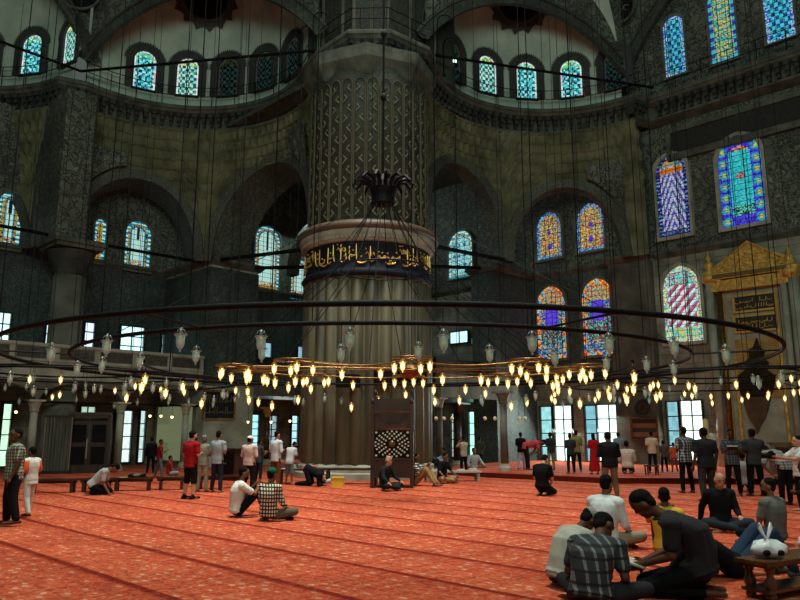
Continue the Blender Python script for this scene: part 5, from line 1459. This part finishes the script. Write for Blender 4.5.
        hm.ell(H-J['hf']*.08-J['hup']*.02,(.06,.026,.035),R,12,8); add('hair',GREYH,hm,.012,sm=1)
    if hat=='skullcap':
        hm=MB(); hm.ell(H+J['hup']*.068-J['hf']*.01,(.09,.104,.078),R,18,12); add('cap',cloth(hatc),hm,min(vox,.012),sm=1)
    elif hat=='cap':
        hm=MB(); hm.ell(H+J['hup']*.066-J['hf']*.008,(.088,.102,.076),R,18,12); hm.ell(H+J['hup']*.05+J['hf']*.12,(.06,.06,.012),R,12,6); add('cap',cloth(hatc),hm,min(vox,.012),sm=1)
    eo=MB()
    for q in(-1,1):
        eo.ell(H+R@V((q*.03,.0845,.012)),(.011,.008,.006),R,8,6); 
    eo.build('eyes',HAIR,rt,True,True)
    bo=MB()
    for q in(-1,1): bo.tube([H+R@V((q*.016,.094,.03)),H+R@V((q*.03,.094,.036)),H+R@V((q*.048,.083,.03))],.0045,5)
    bo.build('eyebrows',HAIR if hair!='grey' else GREYH,rt,True,True)
    mo=MB(); mo.tube([H+R@V((x,.094-abs(x)*.25,-.066)) for x in(-.022,-.01,0,.01,.022)],.0045,5); mo.build('lips',LIP,rt,True,True)
    if k.get('beard'):
        be=MB(); be.ell(H-J['hup']*.075+J['hf']*.045,(.06,.062,.055),R,14,10); add('beard',HAIR,be,.012,sm=1)
    if socks:
        for n in'LR':
            so=MB(); A=J['ank'+n]; z=max(.034,A.z-.04); d=J['td'+n]
            if kind in('kneel','prostrate'): so.cap(A,A+d*.17,.043,.036)
            else: so.cap(V((A.x,A.y,z))-d*.05,V((A.x,A.y,z-.002))+d*.17,.042,.034); so.cap(V((A.x,A.y,A.z+.03)),V((A.x,A.y,z)),.044,.042)
            add('sock',cloth(socks),so)
    rt['_']=0; del rt['_']
    PJ[label]=(rt,J); return rt,J
LIP=mat_plain('lips',(120,70,60),.6)
BAKE=[]; PJ={}
def stand(label,px,yh,yf,face,z=0.0,kind='stand',hmul=1.0,**k):
    p=on_z(px,yf,z); h=(at_y(px,yh,p.y).z-z)*hmul
    k.setdefault('vox',.012 if p.y<15 else (.016 if p.y<20 else .02))
    return person(label,p,face,kind,h=max(.9,min(1.95,h)) if kind=='stand' else k.pop('h',1.72),**k)
def sit(label,px,yf,face,kind,z=0.0,**k):
    p=on_z(px,yf,z); k.setdefault('vox',.011 if p.y<14 else (.015 if p.y<20 else .02)); return person(label,p,face,kind,**k)
PZ=.17
PL=mat_plaid('grey_green_plaid',(92,98,84),(168,172,150),(120,120,110),17)
PLW=mat_plaid('black_white_check',(206,196,170),(34,34,36),(60,60,60),15,.42)
PLB=mat_plaid('dark_blue_check',(54,60,66),(150,152,148),(90,90,96),13,.3)
PLF=mat_plaid('dark_plaid_with_pale_lines',(34,40,44),(104,108,104),(110,110,110),9,.26)
PLD=mat_plaid('dark_check',(48,50,54),(90,92,96),(130,130,130),14,.25)
PLG=mat_plaid('grey_check',(150,150,146),(90,92,96),(150,150,150),16,.3)
PLR=mat_plaid('dark_red_check',(60,44,44),(120,100,90),(120,110,110),14,.3)
STR=mat_stripe('black_white_stripe',(30,32,36),(190,190,184),15,2,.55)
PIN=mat_stripe('dark_pinstripe',(9,9,11),(24,24,28),26,0,.75)
BR=(120,80,56); OL=(150,104,76); PA=(190,140,110); DK=(88,58,42)
# --- left side
stand('man in a grey plaid short-sleeved shirt standing at the far left',9,430,525,122,build_=1.22,shirt=PL,trousers=(22,20,22),skin=DK,arm='down',spread=.22,turn=.5,stride=.05,beard=False)
r,J=stand('child in a white top with orange sleeves and white trousers at the left',27,448,517,75,shirt=(226,224,214),trousers=(214,214,200),skin=DK,arm='down',stride=.13,build_=1.08,sleeves='short')
sit('man in a pale grey shirt bowing forward on his knees beside the low rail',92,495,-80,'kneel',shirt=(178,182,176),trousers=(20,20,26),skin=BR,lean=.75,arm='floor',nod=.5)
stand('man in black walking at the back left of the red shirted boy',150,438,474,20,shirt=(18,18,20),trousers=(16,16,18),sleeves='long',skin=BR)
stand('man in a dark red shirt walking with something in his hands at the back left',158.5,440,478,-70,shirt=(128,34,38),trousers=(92,96,98),arm='read',stride=.16,skin=BR)
sit('child in a red top sitting on the carpet before the pale curtain',169,475.5,-60,'cross',shirt=(170,50,54),trousers=(170,190,214),h=1.3,arm='lap',skin=OL)
stand('man in a bright red t-shirt and black shorts standing left of centre',189,432,499,-35,shirt=(150,26,30),trousers=(20,20,22),legs='short',skin=PA,socks=(20,20,20),build_=1.15,beard=True,arm='fold')
stand('man in a beige shirt and khaki trousers behind the red shirted man',201.5,436,492,-15,shirt=(136,136,118),trousers=(150,142,118),arm='fold',skin=BR,hair='grey')
stand('man in a pale blue-grey t-shirt and jeans with his back turned',216,432,492.5,-20,shirt=(148,160,164),trousers=(34,42,54),arm='fold',skin=OL)
stand('man in a pinkish shirt and white cap standing left of the pier',248,437,491,-25,shirt=(206,180,170),trousers=(24,22,24),sleeves='long',arm='fold',hat='skullcap',hatc=(230,228,220),skin=OL,build_=1.15)
stand('man in dark grey standing behind the man with the white cap',258,440,483,-40,shirt=(62,68,70),trousers=(34,36,40),arm='read',skin=BR)
stand('man in a white shirt and brown trousers standing left of the pier',275,432,488,-40,shirt=(206,214,216),trousers=(110,66,30),arm='fold',sleeves='long',skin=PA)
stand('man in a white t-shirt and grey shorts leaning over the dark table',289,441,484.5,-30,shirt=(212,216,214),trousers=(110,122,124),legs='short',arm='read',skin=BR,lean=.25,nod=.5)
sit('man in a white polo shirt sitting on the carpet, seen from behind',236,517,-62,'kneesup',shirt=(222,218,204),trousers=(20,22,30),skin=BR,lean=.12,curve=.06,arm='knee',turn=-.2,beard=True)
sit('man in a black and white checked shirt and green cap sitting on the carpet',269,521,-28,'cross',shirt=PLW,trousers=(96,92,74),skin=BR,sleeves='long',curve=.08,hat='skullcap',hatc=(20,84,62),arm='lap',socks=(24,24,26),build_=1.0)
sit('person in black bowing to the ground with a pale scarf, beside the yellow box',316,486,-100,'prostrate',shirt=(20,20,22),trousers=(16,16,18),sleeves='long',arm='floor',hat='skullcap',hatc=(200,204,200),skin=OL,nod=.3)
sit('bald man in a dark jacket sitting against the preaching chair',385,490.5,-120,'cross',shirt=(34,38,40),trousers=(40,42,42),sleeves='long',hair='bald',skin=PA,arm='knee',curve=.1,lean=.1,turn=.3)
sit('man in a striped shirt and beige trousers sitting right of the preaching chair',415,485.5,-110,'kneesup',shirt=STR,trousers=(160,130,86),skin=BR,curve=.12,arm='knee')
sit('man in a black t-shirt and beige trousers sitting near the pale low bench',442,483,-130,'cross',shirt=(18,20,24),trousers=(160,130,86),skin=BR,curve=.05,arm='knee',lean=.15)
sit('person in a pale blue shirt sitting behind the two men by the pier',444,473,120,'kneesup',shirt=(170,186,206),trousers=(40,44,54),sleeves='long',skin=BR,arm='knee')
stand('man raising a camera in a pale shirt and black trousers right of the pier',464,437,474,30,shirt=(176,166,150),trousers=(18,18,20),arm='up',skin=BR)
stand('man in an olive shirt standing before the narrow bright window',480,437,470,-15,shirt=(62,70,52),trousers=(26,28,26),arm='fold',skin=BR)
sit('person in pale grey sitting beside the man with the raised camera',474,472,200,'cross',shirt=(170,172,168),trousers=(60,60,58),sleeves='long',skin=BR,arm='knee')
# --- platform, centre right
stand('man in a black t-shirt and white trousers praying on the platform',521.5,433,469.5,-30,PZ,shirt=(16,18,24),trousers=(186,188,206),arm='fold',skin=BR)
stand('man in a pinkish red shirt bowing forward on the platform',528,446,470,-85,PZ,kind='bow',shirt=(196,74,84),trousers=(34,30,34),arm='knees',skin=BR)
stand('man in a dark shirt and beige trousers standing before the bright window',551.5,433,470,20,PZ,shirt=(44,48,52),trousers=(136,124,96),arm='fold',skin=BR)
stand('man in a dark grey shirt and black trousers, left of a pair',571.5,434,473.5,15,PZ,shirt=(44,52,54),trousers=(18,20,24),arm='fold',skin=BR)
stand('man in an olive yellow shirt and dark trousers, right of a pair',577.5,431,472,-10,PZ,shirt=(130,122,70),trousers=(24,22,26),arm='fold',skin=OL)
stand('woman in a long red dress standing before the second bright window',595,434,474,10,PZ,shirt=(168,22,28),trousers=(60,30,30),robe=True,arm='fold',skin=BR,hair='long')
sit('man in black kneeling alone on the open carpet right of centre',543,496,-35,'kneel',shirt=(16,17,18),trousers=(30,34,32),skin=PA,lean=.12,curve=.06,arm='lap',nod=.6)
stand('tall man in a dark shirt and khaki trousers standing with his back turned',611,433,498,0,shirt=(24,24,26),trousers=(116,98,76),sleeves='long',arm='fold',skin=BR,build_=1.15)
stand('man in a pale blue shirt partly hidden behind the tall man in khaki',620,433,469,0,PZ,shirt=(126,150,160),trousers=(50,56,60),arm='fold',skin=BR)
sit('man in a white shirt sitting on the platform under the framed picture',628,474,-20,'kneel',z=PZ,shirt=(206,184,166),trousers=(40,44,50),skin=BR,arm='lap',lean=.1,sleeves='long',h=1.8)
stand('man in a beige shirt and black trousers standing at the wooden stool',653.5,432,473,0,PZ,shirt=(214,184,156),trousers=(26,26,30),arm='fold',skin=BR)
stand('small child in a dark checked shirt standing on the platform',665,441,472,0,PZ,shirt=PLR,trousers=(24,22,26),skin=BR)
stand('small child in orange clothes standing on the platform',675,443,472,0,PZ,shirt=(214,84,44),trousers=(150,54,44),skin=BR)
stand('man in a blue checked shirt and black trousers left of the big dark man',688,428,493,10,shirt=PLB,trousers=(16,16,18),arm='fold',skin=DK)
stand('big man in dark grey standing with his back turned right of the checked shirt',709,429,503,8,shirt=(34,36,40),trousers=(50,46,46),arm='down',skin=DK,stride=.07,build_=1.15,hair='short')
sit('man in a white shirt sitting behind the standing men at the right',745,492,-30,'kneel',shirt=(158,164,160),trousers=(40,40,44),sleeves='long',skin=DK,h=1.75,arm='lap')
stand('man in a dark checked shirt reading, standing and facing the camera',735,430,496,160,shirt=PLD,trousers=(18,18,20),arm='read',skin=DK,sleeves='short',nod=.35)
stand('man in a dark grey shirt standing with his back turned before the niche',757.5,430,496,0,shirt=(52,52,52),trousers=(16,16,18),arm='fold',skin=DK,build_=1.15)
stand('person in a checked grey shirt bending over near the right edge',787,458,505,10,kind='bow',shirt=PLG,trousers=(24,24,26),arm='knees',skin=DK,lean=1.1)
# --- right edge cameraman
stand('person in a white shirt holding up a black camera at the right edge',806,437,512,88,shirt=(206,204,200),trousers=(26,26,28),arm='forward',skin=PA,build_=1.25)
# --- foreground group
NEAR=.0085
sit('bald man in a black shirt sitting and facing the camera on the carpet',722,530,175,'cross',shirt=(22,22,24),trousers=(40,46,54),sleeves='long',hair='bald',skin=PA,arm=('lap','leanback'),curve=.02,vox=.01,nod=.3)
sit('man in a grey t-shirt sitting with his back turned at the right',776,545,28,'cross',shirt=(98,100,92),trousers=(20,22,28),skin=BR,vox=.01,arm='lap',turn=.7,curve=.05,beard=True)
person('man in a white long-sleeved shirt sitting beyond the plaid shirted man',on_z(606,549,0),-42,'cross',shirt=(206,212,210),trousers=(150,140,116),sleeves='long',skin=BR,vox=.01,arm='lap',lean=.1,curve=.05,h=1.85)
P1=at_y(566,590,7.8); 
person('man in a pale shirt and white knitted cap huddled over in the foreground',on_z(566,592,0)+V((0,.2,0)),-62,'cross',shirt=(176,176,160),trousers=(60,60,58),sleeves='long',skin=DK,vox=NEAR,arm='lap',lean=.5,curve=.12,nod=.35,hat='skullcap',hatc=(150,152,140),h=1.7)
person('man in a dark plaid shirt huddled beside the man with the knitted cap',on_z(592,608,0),-35,'cross',shirt=PLF,trousers=(40,40,44),skin=DK,vox=NEAR,sleeves='short',arm='lap',lean=.42,curve=.14,nod=.35,turn=-.5,h=1.7,build_=1.15)
rt_,J_=person('man in a dark pinstriped shirt kneeling with an open book in the foreground',on_z(700,598,0),68,'kneel',shirt=PIN,trousers=(14,14,16),skin=DK,vox=NEAR,sleeves='short',arm='offer',lean=.42,curve=.2,nod=.35,h=1.86,build_=1.2,hair='short',collar=(30,60,44))
RD=rt_;RJ=J_
person('person in a yellow shirt hidden behind the kneeling man with the book',on_z(668,556,0),-20,'kneesup',shirt=(206,168,58),trousers=(70,60,44),skin=DK,vox=.011,sleeves='short',arm='knee',h=1.6)
person('person in jeans sitting with raised knees beside the polished bench',on_z(735,577,0),-82,'kneesup',shirt=(20,20,22),trousers=(44,62,84),skin=DK,vox=NEAR,sleeves='long',arm='leanback',lean=-1.05,nod=.2,h=1.72,socks=(90,86,80))
person('person in black cropped by the right edge beyond the polished bench',on_z(806,560,0)+V((.12,0,0)),60,'stand',shirt=(14,14,16),trousers=(18,18,20),skin=DK,vox=.012,sleeves='long',arm='fold',h=1.25)
# --- things held in hands
def hand_pt(lbl):
    rt,J=PJ[lbl]; s=rt.scale; m=world(rt); return m@((J['hanL']+J['hanR'])/2), m, J
def book(lbl,label,sz=.17,open_=True,mat=None):
    c,m,J=hand_pt(lbl); f=(m.to_3x3()@J['fr']).normalized(); sd=(m.to_3x3()@J['side']).normalized(); u=sd.cross(f)
    c=c+f*.1+u*.02; n=(-f*.55+u*.83).normalized(); y=n.cross(sd).normalized()*-1
    rt=thing('open_book',label,'book',c)
    for s in(-1,1):
        mb=MB(); mb.box(c+sd*s*sz*.48+n*.012,(sz*.95,sz*1.35,.02),sd,y,n); mb.build('pages',M['ivory'],rt)
        mb=MB(); mb.box(c+sd*s*sz*.49,(sz,sz*1.42,.008),sd,y,n); mb.build('cover',M['dgreen'],rt)
book('man in a dark pinstriped shirt kneeling with an open book in the foreground','open book held by the kneeling man in the pinstriped shirt')
book('man in a dark red shirt walking with something in his hands at the back left','small open book held by the walking man in dark red',.13)
book('man in a dark checked shirt reading, standing and facing the camera','open book held by the man in the dark checked shirt',.13)
def camera_thing(lbl,label,s=1.0):
    c,m,J=hand_pt(lbl); f=(m.to_3x3()@J['fr']).normalized(); sd=(m.to_3x3()@J['side']).normalized(); u=sd.cross(f); c=c+f*.1+u*.03
    rt=thing('camera',label,'camera',c); mb=MB(); mb.box(c,(.15*s,.07*s,.1*s),sd,f,u); mb.box(c+u*.06*s,(.06*s,.05*s,.03*s),sd,f,u); mb.build('body',M['black'],rt)
    mb=MB(); mb.tube([c+f*.03*s,c+f*.13*s],.038*s,14); mb.build('lens',M['iron'],rt,False); mb=MB(); mb.tube([c+f*.13*s,c+f*.15*s],.042*s,14); mb.build('lens_hood',M['iron'],rt,False)
camera_thing('person in a white shirt holding up a black camera at the right edge','black camera held by the white shirted person at the right edge',1.3)
camera_thing('man raising a camera in a pale shirt and black trousers right of the pier','small black camera raised by the man right of the pier')
# orange sleeves of the child in white
_rt,_J=PJ['child in a white top with orange sleeves and white trousers at the left']
for n in'LR':
    m=MB(); m.cap(_J['sh'+n]+(_J['elb'+n]-_J['sh'+n])*.1,_J['sh'+n]+(_J['elb'+n]-_J['sh'+n])*.78,.084,.078); m.build('sleeve',mat_plain('orange_sleeve',(226,92,40),.9),_rt,True,True)['label']='orange sleeve'

# bake the remeshed bodies and clothes
dg=bpy.context.evaluated_depsgraph_get()
for o in BAKE:
    me=bpy.data.meshes.new_from_object(o.evaluated_get(dg)); me.name=o.name
    mt=[m for m in o.data.materials]; o.modifiers.clear(); old=o.data; o.data=me
    if not me.materials and mt: me.materials.append(mt[0])
    me.polygons.foreach_set('use_smooth',[True]*len(me.polygons)); bpy.data.meshes.remove(old)

# ================================================================== LIGHT
w=bpy.data.worlds.new('sky'); SC.world=w; w.use_nodes=True; bg=w.node_tree.nodes['Background']; bg.inputs[0].default_value=(.72,.86,.78,1); bg.inputs[1].default_value=.11
def area(name,loc,target,size,energy,col,sy=None):
    l=bpy.data.lights.new(name,'AREA'); l.energy=energy; l.color=col; l.size=size
    if sy: l.shape='RECTANGLE'; l.size_y=sy
    o=bpy.data.objects.new(name,l); COL.objects.link(o); o.location=loc; o.rotation_euler=(Vector(target)-Vector(loc)).to_track_quat('-Z','Y').to_euler(); return o
# daylight falling from the ring of windows of the main dome
area('main_dome_daylight',(0,15,34),(-1.5,17.5,0),9,1750,(1,1,.92)).data.spread=radians(52)
area('exedra_fill_light',(-4,-3,15),(-9,30,18),9,1500,(.76,1,.88),5)  # two added cool fill lamps that brighten the half domes and walls
area('exedra_fill_light',(6,-3,15),(10,30,18),9,1150,(.76,1,.88),5)
# daylight through the tall ground windows
for (px,A) in ((566,QA),(612,QA),(696,QA)):
    b,z=on_a(px,432); o=area('window_daylight',W(QA-.5,b,2.2),W(QA-3.5,b,0),1.4,230,(.85,1,.93),2.8)
a,z=on_b(172,440,LB); area('window_daylight',W(a,LB-.6,2.0),W(a,LB-5,0),1.5,330,(.9,1,.85),2.5)
a,z=on_b(272,440,LB); area('window_daylight',W(a,LB-.6,2.0),W(a,LB-6,0),1.5,60,(.85,1,.95),2.5)
area('corner_bay_daylight',W(24,31.5,14.5),W(24,28,11),3,260,(.75,1,.98))
# ================================================================== CAMERA
cam=bpy.data.cameras.new('camera'); co=bpy.data.objects.new('camera',cam); COL.objects.link(co); SC.camera=co
cam.sensor_width=36; cam.lens=F*36/800; co.location=(0,0,EYE); co.rotation_euler=(pi/2+TH,0,0); cam.clip_end=300
vs=SC.view_settings; vs.view_transform='Standard'; vs.look='None'; vs.gamma=1; vs.use_curve_mapping=False; vs.exposure=0
try: SC.cycles.use_denoising=True; SC.cycles.max_bounces=6
except Exception: pass
